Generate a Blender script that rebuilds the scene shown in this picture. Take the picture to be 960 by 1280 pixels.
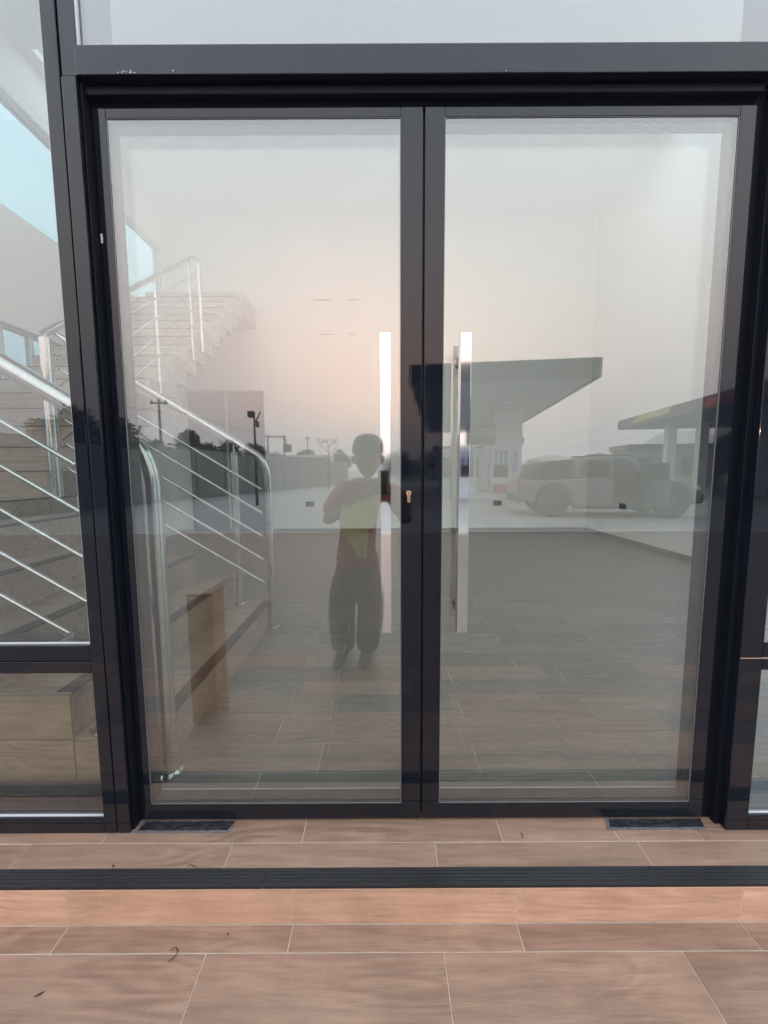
import bpy, bmesh, math, random
from mathutils import Vector, Matrix
R = math.radians
random.seed(11)
scene = bpy.context.scene
for o in list(bpy.data.objects): bpy.data.objects.remove(o)
COL = scene.collection

# ------------------------------------------------------------------ camera
CAMY, CAMH = -1.345, 1.25
cam_d = bpy.data.cameras.new('camera'); cam = bpy.data.objects.new('camera', cam_d); COL.objects.link(cam)
cam_d.sensor_fit = 'VERTICAL'; cam_d.sensor_height = 24; cam_d.lens = 505/1280*24
cam_d.clip_start = 0.004; cam_d.clip_end = 5000
cam.matrix_world = Matrix.Translation((0, CAMY, CAMH)) @ Matrix.Rotation(R(90-5.65), 4, 'X') @ Matrix.Rotation(R(-0.28), 4, 'Z')
scene.camera = cam
scene.render.resolution_x, scene.render.resolution_y = 768, 1024
scene.view_settings.view_transform = 'Standard'; scene.view_settings.look = 'None'
scene.view_settings.exposure = 0.40; scene.view_settings.gamma = 1
scene.cycles.max_bounces = 10; scene.cycles.transparent_max_bounces = 24
scene.cycles.diffuse_bounces = 5; scene.cycles.glossy_bounces = 6
scene.cycles.sample_clamp_indirect = 6

# ------------------------------------------------------------------ world: hazy dusk sky
SUN_EL, SUN_AZ = R(4.0), -0.045          # the sun is low behind the photographer (towards -y)
sdir = Vector((math.sin(SUN_AZ)*math.cos(SUN_EL), -math.cos(SUN_AZ)*math.cos(SUN_EL), math.sin(SUN_EL)))
w = bpy.data.worlds.new('World'); scene.world = w; w.use_nodes = True
nt = w.node_tree; N = nt.nodes; L = nt.links
for n in list(N): N.remove(n)
out = N.new('ShaderNodeOutputWorld')
tc = N.new('ShaderNodeTexCoord'); sep = N.new('ShaderNodeSeparateXYZ'); L.new(tc.outputs['Generated'], sep.inputs[0])
ramp = N.new('ShaderNodeValToRGB'); L.new(sep.outputs['Z'], ramp.inputs[0])
el = ramp.color_ramp.elements
el[0].position = 0.0; el[0].color = (0.58, 0.51, 0.56, 1)
el[1].position = 1.0; el[1].color = (0.90, 1.0, 1.12, 1)
for p, c in ((0.06, (0.70, 0.63, 0.65)), (0.15, (0.80, 0.68, 0.67)), (0.28, (0.99, 0.88, 0.845)), (0.45, (1.09, 1.08, 1.07)), (0.7, (0.90, 1.02, 1.18))):
    e = el.new(p); e.color = (*c, 1)
dot = N.new('ShaderNodeVectorMath'); dot.operation = 'DOT_PRODUCT'; L.new(tc.outputs['Generated'], dot.inputs[0])
gd = Vector((-0.09, -0.965, 0.235)).normalized(); dot.inputs[1].default_value = gd
mx = N.new('ShaderNodeMath'); mx.operation = 'MAXIMUM'; L.new(dot.outputs['Value'], mx.inputs[0]); mx.inputs[1].default_value = 0
pw = N.new('ShaderNodeMath'); pw.operation = 'POWER'; L.new(mx.outputs[0], pw.inputs[0]); pw.inputs[1].default_value = 30
glow = N.new('ShaderNodeMix'); glow.data_type = 'RGBA'; glow.blend_type = 'ADD'; glow.inputs[0].default_value = 1
gcol = N.new('ShaderNodeMix'); gcol.data_type = 'RGBA'; gcol.inputs[6].default_value = (0, 0, 0, 1); gcol.inputs[7].default_value = (0.42, 0.09, 0.02, 1)
L.new(pw.outputs[0], gcol.inputs[0]); L.new(ramp.outputs[0], glow.inputs[6]); L.new(gcol.outputs[2], glow.inputs[7])
# away from the sun the haze turns blue
mr = N.new('ShaderNodeMapRange'); L.new(dot.outputs['Value'], mr.inputs[0]); mr.inputs[1].default_value = -0.9; mr.inputs[2].default_value = 0.75
mr.inputs[3].default_value = 1; mr.inputs[4].default_value = 0
blue = N.new('ShaderNodeMix'); blue.data_type = 'RGBA'; blue.blend_type = 'MULTIPLY'; blue.inputs[7].default_value = (0.90, 1.0, 1.07, 1)
L.new(mr.outputs[0], blue.inputs[0]); L.new(glow.outputs[2], blue.inputs[6])
bg = N.new('ShaderNodeBackground'); bg.inputs[1].default_value = 1.55; L.new(blue.outputs[2], bg.inputs[0])
sky = N.new('ShaderNodeTexSky'); sky.sky_type = 'NISHITA'; sky.sun_disc = False; sky.sun_elevation = SUN_EL
sky.sun_rotation = math.pi+SUN_AZ; sky.dust_density = 6; sky.air_density = 1.5
bg2 = N.new('ShaderNodeBackground'); bg2.inputs[1].default_value = 0.05; L.new(sky.outputs[0], bg2.inputs[0])
ad = N.new('ShaderNodeAddShader'); L.new(bg.outputs[0], ad.inputs[0]); L.new(bg2.outputs[0], ad.inputs[1]); L.new(ad.outputs[0], out.inputs[0])

sl = bpy.data.lights.new('sun', 'SUN'); sl.energy = 0.25; sl.angle = R(0.5); sl.color = (1, 0.62, 0.4)
so = bpy.data.objects.new('sun', sl); COL.objects.link(so); so.rotation_euler = sdir.to_track_quat('Z', 'Y').to_euler(); so.location = (0, -6, 8)

# ------------------------------------------------------------------ materials
def newmat(name):
    m = bpy.data.materials.new(name); m.use_nodes = True
    return m, m.node_tree.nodes, m.node_tree.links, m.node_tree.nodes['Principled BSDF']
def mat(name, col, rough=0.5, metal=0.0, ior=1.5, var=0.06, scale=8, bump=0.0, bscale=60, stretch=(1, 1, 1), rvar=0.0, coat=0):
    m, n, l, b = newmat(name)
    t = n.new('ShaderNodeTexCoord'); mp = n.new('ShaderNodeMapping'); mp.inputs['Scale'].default_value = stretch
    l.new(t.outputs['Object'], mp.inputs[0])
    nz = n.new('ShaderNodeTexNoise'); nz.inputs['Scale'].default_value = scale; nz.inputs['Detail'].default_value = 5; l.new(mp.outputs[0], nz.inputs[0])
    mr_ = n.new('ShaderNodeMapRange'); l.new(nz.outputs[0], mr_.inputs[0]); mr_.inputs[1].default_value = .25; mr_.inputs[2].default_value = .75
    mr_.inputs[3].default_value = 1-var; mr_.inputs[4].default_value = 1+var
    mu = n.new('ShaderNodeVectorMath'); mu.operation = 'SCALE'; mu.inputs[0].default_value = col; l.new(mr_.outputs[0], mu.inputs['Scale'])
    l.new(mu.outputs[0], b.inputs['Base Color'])
    b.inputs['Roughness'].default_value = rough; b.inputs['Metallic'].default_value = metal; b.inputs['IOR'].default_value = ior
    if coat: b.inputs['Coat Weight'].default_value = coat
    if rvar:
        m2 = n.new('ShaderNodeMapRange'); l.new(nz.outputs[0], m2.inputs[0]); m2.inputs[1].default_value = .3; m2.inputs[2].default_value = .7
        m2.inputs[3].default_value = max(0, rough-rvar); m2.inputs[4].default_value = rough+rvar; l.new(m2.outputs[0], b.inputs['Roughness'])
    if bump:
        n2 = n.new('ShaderNodeTexNoise'); n2.inputs['Scale'].default_value = bscale; n2.inputs['Detail'].default_value = 4; l.new(mp.outputs[0], n2.inputs[0])
        bp = n.new('ShaderNodeBump'); bp.inputs['Strength'].default_value = bump; bp.inputs['Distance'].default_value = 0.005
        l.new(n2.outputs[0], bp.inputs['Height']); l.new(bp.outputs[0], b.inputs['Normal'])
    return m
def glass_mat(name, r0, r1, tint, dust=0.03):
    """thin coated glass: transparent + mirror, reflectance r0 face-on rising towards grazing"""
    m = bpy.data.materials.new(name); m.use_nodes = True; n = m.node_tree.nodes; l = m.node_tree.links
    for x in list(n): n.remove(x)
    o = n.new('ShaderNodeOutputMaterial'); tr = n.new('ShaderNodeBsdfTransparent'); tr.inputs[0].default_value = (*tint, 1)
    gl = n.new('ShaderNodeBsdfGlossy'); gl.inputs['Roughness'].default_value = 0.0; gl.inputs[0].default_value = (0.99, 0.995, 0.98, 1)
    lw = n.new('ShaderNodeLayerWeight'); lw.inputs[0].default_value = 0.5
    p = n.new('ShaderNodeMath'); p.operation = 'POWER'; l.new(lw.outputs['Facing'], p.inputs[0]); p.inputs[1].default_value = 3.5
    mr_ = n.new('ShaderNodeMapRange'); l.new(p.outputs[0], mr_.inputs[0]); mr_.inputs[3].default_value = r0; mr_.inputs[4].default_value = r1
    mx_ = n.new('ShaderNodeMixShader'); l.new(mr_.outputs[0], mx_.inputs[0]); l.new(tr.outputs[0], mx_.inputs[1]); l.new(gl.outputs[0], mx_.inputs[2])
    if dust:
        t = n.new('ShaderNodeTexCoord')
        mp = n.new('ShaderNodeMapping'); mp.inputs['Scale'].default_value = (2.2, 1, 0.9); l.new(t.outputs['Object'], mp.inputs[0])
        nz = n.new('ShaderNodeTexNoise'); nz.inputs['Scale'].default_value = 2.5; nz.inputs['Detail'].default_value = 6; nz.inputs['Roughness'].default_value = .65; l.new(mp.outputs[0], nz.inputs[0])
        r2 = n.new('ShaderNodeMapRange'); l.new(nz.outputs[0], r2.inputs[0]); r2.inputs[1].default_value = .38; r2.inputs[2].default_value = .75; r2.inputs[3].default_value = dust*.25; r2.inputs[4].default_value = dust
        # specks
        vo = n.new('ShaderNodeTexVoronoi'); vo.inputs['Scale'].default_value = 16; l.new(t.outputs['Object'], vo.inputs[0])
        lt = n.new('ShaderNodeMath'); lt.operation = 'LESS_THAN'; l.new(vo.outputs['Distance'], lt.inputs[0]); lt.inputs[1].default_value = 0.03
        ml = n.new('ShaderNodeMath'); ml.operation = 'MULTIPLY'; l.new(lt.outputs[0], ml.inputs[0]); ml.inputs[1].default_value = 0.25
        a2 = n.new('ShaderNodeMath'); a2.operation = 'ADD'; l.new(r2.outputs[0], a2.inputs[0]); l.new(ml.outputs[0], a2.inputs[1])
        df = n.new('ShaderNodeBsdfDiffuse'); df.inputs[0].default_value = (.55, .52, .48, 1)
        m3 = n.new('ShaderNodeMixShader'); l.new(a2.outputs[0], m3.inputs[0]); l.new(mx_.outputs[0], m3.inputs[1]); l.new(df.outputs[0], m3.inputs[2])
        l.new(m3.outputs[0], o.inputs[0])
    else: l.new(mx_.outputs[0], o.inputs[0])
    return m
def tile_mat(name, c1, c2, rough=0.45, sat=0.12):
    """wood-look porcelain plank: long grain, cathedral rings, per-tile tone"""
    m, n, l, b = newmat(name)
    t = n.new('ShaderNodeTexCoord'); oi = n.new('ShaderNodeObjectInfo')
    geo = n.new('ShaderNodeNewGeometry')
    off = n.new('ShaderNodeMath'); off.operation = 'MULTIPLY'; l.new(oi.outputs['Random'], off.inputs[0]); off.inputs[1].default_value = 57
    cmb = n.new('ShaderNodeCombineXYZ'); l.new(off.outputs[0], cmb.inputs[0]); l.new(off.outputs[0], cmb.inputs[1]); l.new(off.outputs[0], cmb.inputs[2])
    va = n.new('ShaderNodeVectorMath'); va.operation = 'ADD'; l.new(t.outputs['Object'], va.inputs[0]); l.new(cmb.outputs[0], va.inputs[1])
    mp = n.new('ShaderNodeMapping'); mp.inputs['Scale'].default_value = (2.2, 26, 26); l.new(va.outputs[0], mp.inputs[0])
    g = n.new('ShaderNodeTexNoise'); g.inputs['Scale'].default_value = 1.6; g.inputs['Detail'].default_value = 7; g.inputs['Distortion'].default_value = .6; l.new(mp.outputs[0], g.inputs[0])
    mp2 = n.new('ShaderNodeMapping'); mp2.inputs['Scale'].default_value = (1.1, 6, 6); l.new(va.outputs[0], mp2.inputs[0])
    rg = n.new('ShaderNodeTexNoise'); rg.inputs['Scale'].default_value = 1.2; rg.inputs['Detail'].default_value = 1.5; l.new(mp2.outputs[0], rg.inputs[0])
    sn = n.new('ShaderNodeMath'); sn.operation = 'MULTIPLY'; l.new(rg.outputs[0], sn.inputs[0]); sn.inputs[1].default_value = 95
    s2 = n.new('ShaderNodeMath'); s2.operation = 'SINE'; l.new(sn.outputs[0], s2.inputs[0])
    # rings only where a slow mask says so
    mk = n.new('ShaderNodeTexNoise'); mk.inputs['Scale'].default_value = 3.0; l.new(va.outputs[0], mk.inputs[0])
    mkr = n.new('ShaderNodeMapRange'); l.new(mk.outputs[0], mkr.inputs[0]); mkr.inputs[1].default_value = .5; mkr.inputs[2].default_value = .68; mkr.inputs[3].default_value = 0; mkr.inputs[4].default_value = .17
    m1 = n.new('ShaderNodeMath'); m1.operation = 'MULTIPLY'; l.new(s2.outputs[0], m1.inputs[0]); l.new(mkr.outputs[0], m1.inputs[1])
    a0 = n.new('ShaderNodeMath'); a0.operation = 'ADD'; l.new(g.outputs[0], a0.inputs[0]); l.new(m1.outputs[0], a0.inputs[1])
    mp3 = n.new('ShaderNodeMapping'); mp3.inputs['Scale'].default_value = (9, 230, 230); l.new(va.outputs[0], mp3.inputs[0])
    fg = n.new('ShaderNodeTexNoise'); fg.inputs['Scale'].default_value = 1.0; fg.inputs['Detail'].default_value = 4; fg.inputs['Roughness'].default_value = .7; l.new(mp3.outputs[0], fg.inputs[0])
    fm = n.new('ShaderNodeMath'); fm.operation = 'MULTIPLY_ADD'; l.new(fg.outputs[0], fm.inputs[0]); fm.inputs[1].default_value = .62; fm.inputs[2].default_value = -.31
    a1 = n.new('ShaderNodeMath'); a1.operation = 'ADD'; l.new(a0.outputs[0], a1.inputs[0]); l.new(fm.outputs[0], a1.inputs[1])
    rp = n.new('ShaderNodeMapRange'); l.new(a1.outputs[0], rp.inputs[0]); rp.inputs[1].default_value = .28; rp.inputs[2].default_value = .72
    mixc = n.new('ShaderNodeMix'); mixc.data_type = 'RGBA'; mixc.inputs[6].default_value = (*c1, 1); mixc.inputs[7].default_value = (*c2, 1); l.new(rp.outputs[0], mixc.inputs[0])
    # blotches and dust
    bl = n.new('ShaderNodeTexNoise'); bl.inputs['Scale'].default_value = 7; bl.inputs['Detail'].default_value = 6; l.new(va.outputs[0], bl.inputs[0])
    br = n.new('ShaderNodeMapRange'); l.new(bl.outputs[0], br.inputs[0]); br.inputs[1].default_value = .3; br.inputs[2].default_value = .7; br.inputs[3].default_value = .90; br.inputs[4].default_value = 1.10
    tv = n.new('ShaderNodeMapRange'); l.new(oi.outputs['Random'], tv.inputs[0]); tv.inputs[3].default_value = 1-sat; tv.inputs[4].default_value = 1+sat
    mm = n.new('ShaderNodeMath'); mm.operation = 'MULTIPLY'; l.new(br.outputs[0], mm.inputs[0]); l.new(tv.outputs[0], mm.inputs[1])
    sc = n.new('ShaderNodeVectorMath'); sc.operation = 'SCALE'; l.new(mixc.outputs[2], sc.inputs[0]); l.new(mm.outputs[0], sc.inputs['Scale'])
    dn_ = n.new('ShaderNodeTexNoise'); dn_.inputs['Scale'].default_value = 55; dn_.inputs['Detail'].default_value = 8; dn_.inputs['Roughness'].default_value = .8; l.new(va.outputs[0], dn_.inputs[0])
    dr_ = n.new('ShaderNodeMapRange'); l.new(dn_.outputs[0], dr_.inputs[0]); dr_.inputs[1].default_value = .52; dr_.inputs[2].default_value = .75; dr_.inputs[3].default_value = 0; dr_.inputs[4].default_value = .35
    dx_ = n.new('ShaderNodeMix'); dx_.data_type = 'RGBA'; l.new(dr_.outputs[0], dx_.inputs[0]); l.new(sc.outputs[0], dx_.inputs[6]); dx_.inputs[7].default_value = (c2[0]*1.25, c2[1]*1.3, c2[2]*1.35, 1)
    l.new(dx_.outputs[2], b.inputs['Base Color'])
    rr = n.new('ShaderNodeMapRange'); l.new(bl.outputs[0], rr.inputs[0]); rr.inputs[3].default_value = rough-.12; rr.inputs[4].default_value = rough+.12; l.new(rr.outputs[0], b.inputs['Roughness'])
    bp = n.new('ShaderNodeBump'); bp.inputs['Strength'].default_value = .25; bp.inputs['Distance'].default_value = .001; l.new(g.outputs[0], bp.inputs['Height']); l.new(bp.outputs[0], b.inputs['Normal'])
    return m

M = {}
M['frame'] = mat('gloss_frame', (0.006, 0.008, 0.015), 0.03, ior=1.5, var=.25, scale=5, bump=0.02, bscale=9, stretch=(5, 1, .5), rvar=.03)
M['jamb'] = mat('satin_black_jamb', (0.006, 0.008, 0.014), 0.38, ior=1.22, var=.2, scale=6)
M['lining'] = mat('grey_lining', (0.16, 0.165, 0.17), 0.3, var=.1)
M['inner_frame'] = mat('inner_dark_frame', (0.035, 0.038, 0.045), 0.22, var=.15)
M['rubber'] = mat('rubber_gasket', (0.015, 0.015, 0.017), 0.6)
M['chrome'] = mat('polished_steel', (0.86, 0.85, 0.83), 0.045, metal=1, var=.03, rvar=.02)
M['brushed'] = mat('tube_steel', (0.50, 0.50, 0.485), 0.12, metal=1, var=.05, scale=20, rvar=.04)
M['brass'] = mat('brass', (0.86, 0.62, 0.36), 0.25, metal=1)
M['tile_out'] = tile_mat('terrace_plank_tile', (0.245, 0.147, 0.099), (0.37, 0.236, 0.166))
M['tile_riser'] = tile_mat('sunset_lit_riser_tile', (0.55, 0.325, 0.215), (0.73, 0.465, 0.325))  # warmer, brighter plank tile: sunset glow on the riser put into its colour
M['tile_in'] = tile_mat('floor_plank_tile', (0.145, 0.126, 0.110), (0.225, 0.200, 0.178), rough=.38)
M['tile_far'] = tile_mat('dark_terrace_tile', (0.135, 0.110, 0.092), (0.205, 0.170, 0.145))  # darker, greyer terrace tile, mixed in towards the outer rows
M['tile_stair'] = tile_mat('stair_plank_tile', (0.20, 0.155, 0.118), (0.31, 0.25, 0.20), rough=.4)
M['tile_side'] = tile_mat('stair_side_tile', (0.23, 0.17, 0.115), (0.34, 0.26, 0.18), rough=.4)
M['tile_skywash'] = tile_mat('skywashed_stair_tile', (0.36, 0.33, 0.29), (0.48, 0.44, 0.40), rough=.4)  # upper flight: stair tile made paler, wash of reflected sky painted in
M['grout'] = mat('grout', (0.60, 0.50, 0.41), 0.9, var=.15, scale=30)
M['nosing'] = mat('black_nosing', (0.013, 0.013, 0.015), 0.4, var=.5, scale=14, bump=.4, bscale=90, stretch=(1, 6, 6), rvar=.12)
M['wall'] = mat('white_plaster', (0.885, 0.865, 0.825), 0.75, var=.03, scale=2, bump=.05, bscale=40)
M['ceiling'] = mat('ceiling_paint', (0.89, 0.875, 0.845), 0.8, var=.02, scale=2)
M['black_panel'] = mat('dark_door_finish', (0.018, 0.015, 0.017), 0.3, var=.2)
M['concrete'] = mat('forecourt_concrete', (0.31, 0.305, 0.29), 0.75, var=.14, scale=.6, bump=.2, bscale=30)
M['fascia'] = mat('dark_fascia', (0.045, 0.055, 0.06), 0.45, var=.1, scale=1)
M['fascia_grey'] = mat('grey_fascia', (0.10, 0.10, 0.10), 0.45, var=.1, scale=1)
M['soffit'] = mat('soffit_sheet', (0.30, 0.34, 0.36), 0.5, var=.06, scale=.6)
M['clad'] = mat('white_cladding', (0.62, 0.64, 0.68), 0.4, var=.05, scale=2)
M['blue'] = mat('blue_print', (0.10, 0.14, 0.42), 0.5)
M['red'] = mat('red_paint', (0.38, 0.07, 0.07), 0.45)
M['yellow'] = mat('yellow_fascia', (0.55, 0.52, 0.20), 0.45)
M['silver'] = mat('silver_paint', (0.17, 0.172, 0.175), 0.3, metal=.3, var=.04, coat=.6)
M['carglass'] = mat('dark_car_glass', (0.006, 0.007, 0.008), 0.08, ior=1.3)
M['tyre'] = mat('tyre_rubber', (0.025, 0.024, 0.024), 0.8)
M['alloy'] = mat('alloy_rim', (0.14, 0.14, 0.14), 0.45, metal=.6)
M['trim'] = mat('black_trim', (0.02, 0.02, 0.02), 0.5)
M['lampred'] = mat('red_lens', (0.35, 0.02, 0.02), 0.2)
M['lampclear'] = mat('clear_lens', (0.7, 0.7, 0.7), 0.1)
M['fence'] = mat('grey_block_wall', (0.20, 0.205, 0.20), 0.85, var=.2, scale=2)
M['bldg'] = mat('far_building', (0.28, 0.27, 0.26), 0.8, var=.1, scale=1)
M['pole'] = mat('dark_pole', (0.03, 0.03, 0.035), 0.6)
M['bark'] = mat('bark', (0.06, 0.045, 0.035), 0.9, var=.3, scale=10)
M['leaf'] = mat('leaf_dark', (0.030, 0.045, 0.022), 0.7, var=.5, scale=1.2)
M['leaf2'] = mat('leaf_olive', (0.055, 0.065, 0.035), 0.7, var=.4, scale=1.2)
M['hill'] = mat('hill_scrub', (0.07, 0.08, 0.055), 0.95, var=.3, scale=.02)
M['tape'] = mat('black_tape', (0.020, 0.020, 0.023), 0.22, var=.6, scale=24, bump=1.0, bscale=34, stretch=(1, 2.2, 1), rvar=.15)
M['tape_edge'] = mat('dusty_tape', (0.14, 0.14, 0.15), 0.5, var=.5, scale=60, stretch=(1, 3, 1))
M['skin'] = mat('skin', (0.16, 0.085, 0.055), 0.5)
M['shirt'] = mat('red_shirt', (0.33, 0.08, 0.085), 0.85, var=.12, bump=.3, bscale=12)
M['towel'] = mat('yellow_green_cloth', (0.58, 0.57, 0.21), 0.9, var=.1, bump=.4, bscale=40)
M['trouser'] = mat('khaki_trousers', (0.145, 0.10, 0.062), 0.9, var=.15, bump=.4, bscale=14)
M['cap'] = mat('dark_cap', (0.03, 0.035, 0.035), 0.8)
M['shoe'] = mat('brown_shoe', (0.07, 0.045, 0.035), 0.6)
M['phone'] = mat('phone_back', (0.02, 0.02, 0.025), 0.15)
M['eyewhite'] = mat('eye_white', (0.6, 0.58, 0.55), 0.3)
M['pillar'] = tile_mat('pillar_plank_tile', (0.36, 0.17, 0.09), (0.50, 0.27, 0.15))
M['box_grey'] = mat('socket_grey', (0.05, 0.05, 0.05), 0.5)
M['debris'] = mat('dry_leaf', (0.03, 0.022, 0.018), 0.8)
M['glass'] = glass_mat('coated_glass_outer', 0.20, 0.95, (0.985, 0.99, 0.98), 0.02)
M['glass2'] = glass_mat('inner_coated_glass', 0.06, 0.9, (0.985, 0.99, 0.985), 0)
M['glass_back'] = glass_mat('coated_glass_inner', 0.03, 0.9, (0.96, 0.98, 0.965), 0)
M['clear'] = glass_mat('clear_window_glass', 0.05, 0.9, (0.92, 0.98, 1.0), 0)
M['left_glass'] = glass_mat('tinted_window_glass', 0.05, 0.9, (0.48, 0.60, 0.63), 0)
M['side_glass'] = glass_mat('side_light_glass', 0.12, 0.9, (0.96, 0.985, 0.98), 0.04)

# ------------------------------------------------------------------ builders
ORG = {}
def link(o, parent=None):
    COL.objects.link(o)
    if parent is not None: o.parent = parent
    return o
def tag(o, label=None, cat=None, group=None, kind=None):
    if label: o['label'] = label
    if cat: o['category'] = cat
    if group: o['group'] = group
    if kind: o['kind'] = kind
    return o
def thing(name, label, cat, loc=(0, 0, 0), group=None, kind=None, rz=0):
    o = bpy.data.objects.new(name, None); o.empty_display_size = .1; COL.objects.link(o); o.location = loc; o.rotation_euler = (0, 0, rz)
    ORG[o] = Vector(loc) if rz == 0 else Vector((0, 0, 0))
    return tag(o, label, cat, group, kind)
class MB:
    def __init__(s, xf=None): s.v = []; s.f = []; s.m = []; s.xf = xf; s.cm = 0
    def add(s, vs, fs):
        b = len(s.v); s.v += [Vector(v) for v in vs]; s.f += [tuple(b+i for i in f) for f in fs]; s.m += [s.cm]*len(fs)
    def box(s, x0, x1, y0, y1, z0, z1, b=0):
        if b and min(x1-x0, y1-y0, z1-z0) > 2.2*b:
            bm = bmesh.new(); bmesh.ops.create_cube(bm, size=1)
            for v in bm.verts: v.co = Vector(((x0+x1)/2+v.co.x*(x1-x0), (y0+y1)/2+v.co.y*(y1-y0), (z0+z1)/2+v.co.z*(z1-z0)))
            bmesh.ops.bevel(bm, geom=bm.edges[:], offset=b, segments=2, affect='EDGES', profile=.5)
            bm.verts.index_update(); s.add([v.co.copy() for v in bm.verts], [[v.index for v in f.verts] for f in bm.faces]); bm.free(); return s
        s.add([(x0, y0, z0), (x1, y0, z0), (x1, y1, z0), (x0, y1, z0), (x0, y0, z1), (x1, y0, z1), (x1, y1, z1), (x0, y1, z1)],
              [(0, 3, 2, 1), (4, 5, 6, 7), (0, 1, 5, 4), (1, 2, 6, 5), (2, 3, 7, 6), (3, 0, 4, 7)]); return s
    def prism(s, poly, a0, a1, axis='y'):
        n = len(poly); vs = []
        for a in (a0, a1):
            for p, q in poly: vs.append({'y': (p, a, q), 'x': (a, p, q), 'z': (p, q, a)}[axis])
        s.add(vs, [tuple(range(n)), tuple(range(2*n-1, n-1, -1))]+[(i, (i+1) % n, n+(i+1) % n, n+i) for i in range(n)]); return s
    def tube(s, pts, r, n=12, caps=True):
        pts = [Vector(p) for p in pts]; rs = r if isinstance(r, (list, tuple)) else [r]*len(pts)
        up = None; b = len(s.v); vs = []
        for i, p in enumerate(pts):
            d = ((pts[min(i+1, len(pts)-1)]-p).normalized() + (p-pts[max(i-1, 0)]).normalized())
            d = d.normalized()
            if up is None: up = Vector((0, 0, 1)) if abs(d.z) < .9 else Vector((1, 0, 0))
            a = d.cross(up).normalized(); c = a.cross(d).normalized(); up = c
            for k in range(n):
                t = 2*math.pi*k/n; vs.append(p+(a*math.cos(t)+c*math.sin(t))*rs[i])
        fs = [(i*n+k, i*n+(k+1) % n, (i+1)*n+(k+1) % n, (i+1)*n+k) for i in range(len(pts)-1) for k in range(n)]
        if caps: fs += [tuple(range(n-1, -1, -1)), tuple(range((len(pts)-1)*n, len(pts)*n))]
        s.add(vs, fs); return s
    def lathe(s, prof, c, axis='z', n=20):
        vs = []; fs = []
        for r, h in prof:
            for k in range(n):
                t = 2*math.pi*k/n; a, b_ = r*math.cos(t), r*math.sin(t)
                v = {'z': (a, b_, h), 'y': (a, h, b_), 'x': (h, a, b_)}[axis]; vs.append(Vector(v)+Vector(c))
        m = len(prof)
        for i in range(m-1):
            for k in range(n): fs.append((i*n+k, i*n+(k+1) % n, (i+1)*n+(k+1) % n, (i+1)*n+k))
        fs += [tuple(range(n-1, -1, -1)), tuple(range((m-1)*n, m*n))]; s.add(vs, fs); return s
    def build(s, name, m, parent=None, smooth=False, bevel=0, mats=None, kind=None, label=None):
        me = bpy.data.meshes.new(name)
        org = Vector((0, 0, 0))
        p = parent
        while p is not None:
            if p in ORG: org = ORG[p]; break
            p = p.parent
        vs = [(s.xf(v) if s.xf else v)-org for v in s.v]
        me.from_pydata(vs, [], s.f)
        bm = bmesh.new(); bm.from_mesh(me); bmesh.ops.recalc_face_normals(bm, faces=bm.faces[:]); bm.to_mesh(me); bm.free()
        for q in (mats or [m]): me.materials.append(q)
        if mats: me.polygons.foreach_set('material_index', s.m)
        if smooth:
            me.polygons.foreach_set('use_smooth', [True]*len(me.polygons))
            try: me.set_sharp_from_angle(angle=R(40))
            except Exception: pass
        o = bpy.data.objects.new(name, me); link(o, parent)
        if bevel:
            bv = o.modifiers.new('bevel', 'BEVEL'); bv.width = bevel; bv.segments = 2; bv.limit_method = 'ANGLE'; bv.angle_limit = R(40)
        if kind: o['kind'] = kind
        if label: o['label'] = label
        return o
def boxo(name, b, m, parent=None, bevel=0, **k): return MB().box(*b).build(name, m, parent, bevel=bevel, **k)
def pane(name, x0, x1, z0, z1, y, parent, th=.010, front='glass', back='glass_back'):
    """glass pane: coated outer face (y) and clear inner face (y+th)"""
    o = MB().box(x0, x1, y, y+th, z0, z1)
    o.m = [1, 1, 0, 1, 1, 1]
    me = o.build(name, None, parent, mats=[M[front], M[back]])
    return me

# ------------------------------------------------------------------ tiles
TL, TW, J = 0.685, 0.183, 0.0032
_tc = {}
def tile_mesh(w, d, t, m, ch=.0012):
    key = (round(w, 3), round(d, 3), t, m.name)
    if key in _tc: return _tc[key]
    a, b = w/2, d/2
    vs = [(-a, -b, -t), (a, -b, -t), (a, b, -t), (-a, b, -t), (-a, -b, -ch), (a, -b, -ch), (a, b, -ch), (-a, b, -ch),
          (-a+ch, -b+ch, 0), (a-ch, -b+ch, 0), (a-ch, b-ch, 0), (-a+ch, b-ch, 0)]
    fs = [(0, 3, 2, 1), (0, 1, 5, 4), (1, 2, 6, 5), (2, 3, 7, 6), (3, 0, 4, 7), (4, 5, 9, 8), (5, 6, 10, 9), (6, 7, 11, 10), (7, 4, 8, 11), (8, 9, 10, 11)]
    me = bpy.data.meshes.new('tile'); me.from_pydata(vs, [], fs); me.materials.append(m); _tc[key] = me; return me
def tile_row(parent, x0, x1, y0, y1, z, off, m, joined=None, xcuts=(), th=.008, m2=None, mixp=0):
    """one row of planks with its joints at off + k*TL, laid flat"""
    cuts = [x0]; k = math.floor((x0-off)/TL)+1
    while off+k*TL < x1-1e-4:
        if off+k*TL-cuts[-1] > .02: cuts.append(off+k*TL)
        k += 1
    cuts = sorted(set(cuts+[c for c in xcuts if x0 < c < x1]))+[x1]
    for a, b in zip(cuts[:-1], cuts[1:]):
        dz = random.uniform(-.0006, .0006)
        if joined is not None:
            joined.box(a+J/2, b-J/2, y0+J/2, y1-J/2, z-th, z+dz)
        else:
            o = bpy.data.objects.new('tile', tile_mesh(b-a-J, y1-y0-J, th, m2 if m2 and random.random() < mixp else m)); link(o, parent)
            o.location = Vector(((a+b)/2, (y0+y1)/2, z+dz))-ORG.get(parent, Vector((0, 0, 0)))
XL, XR, YB, ZC = -4.25, 4.19, 7.0, 6.2          # the room
OA, OB = -0.285, 0.167

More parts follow.
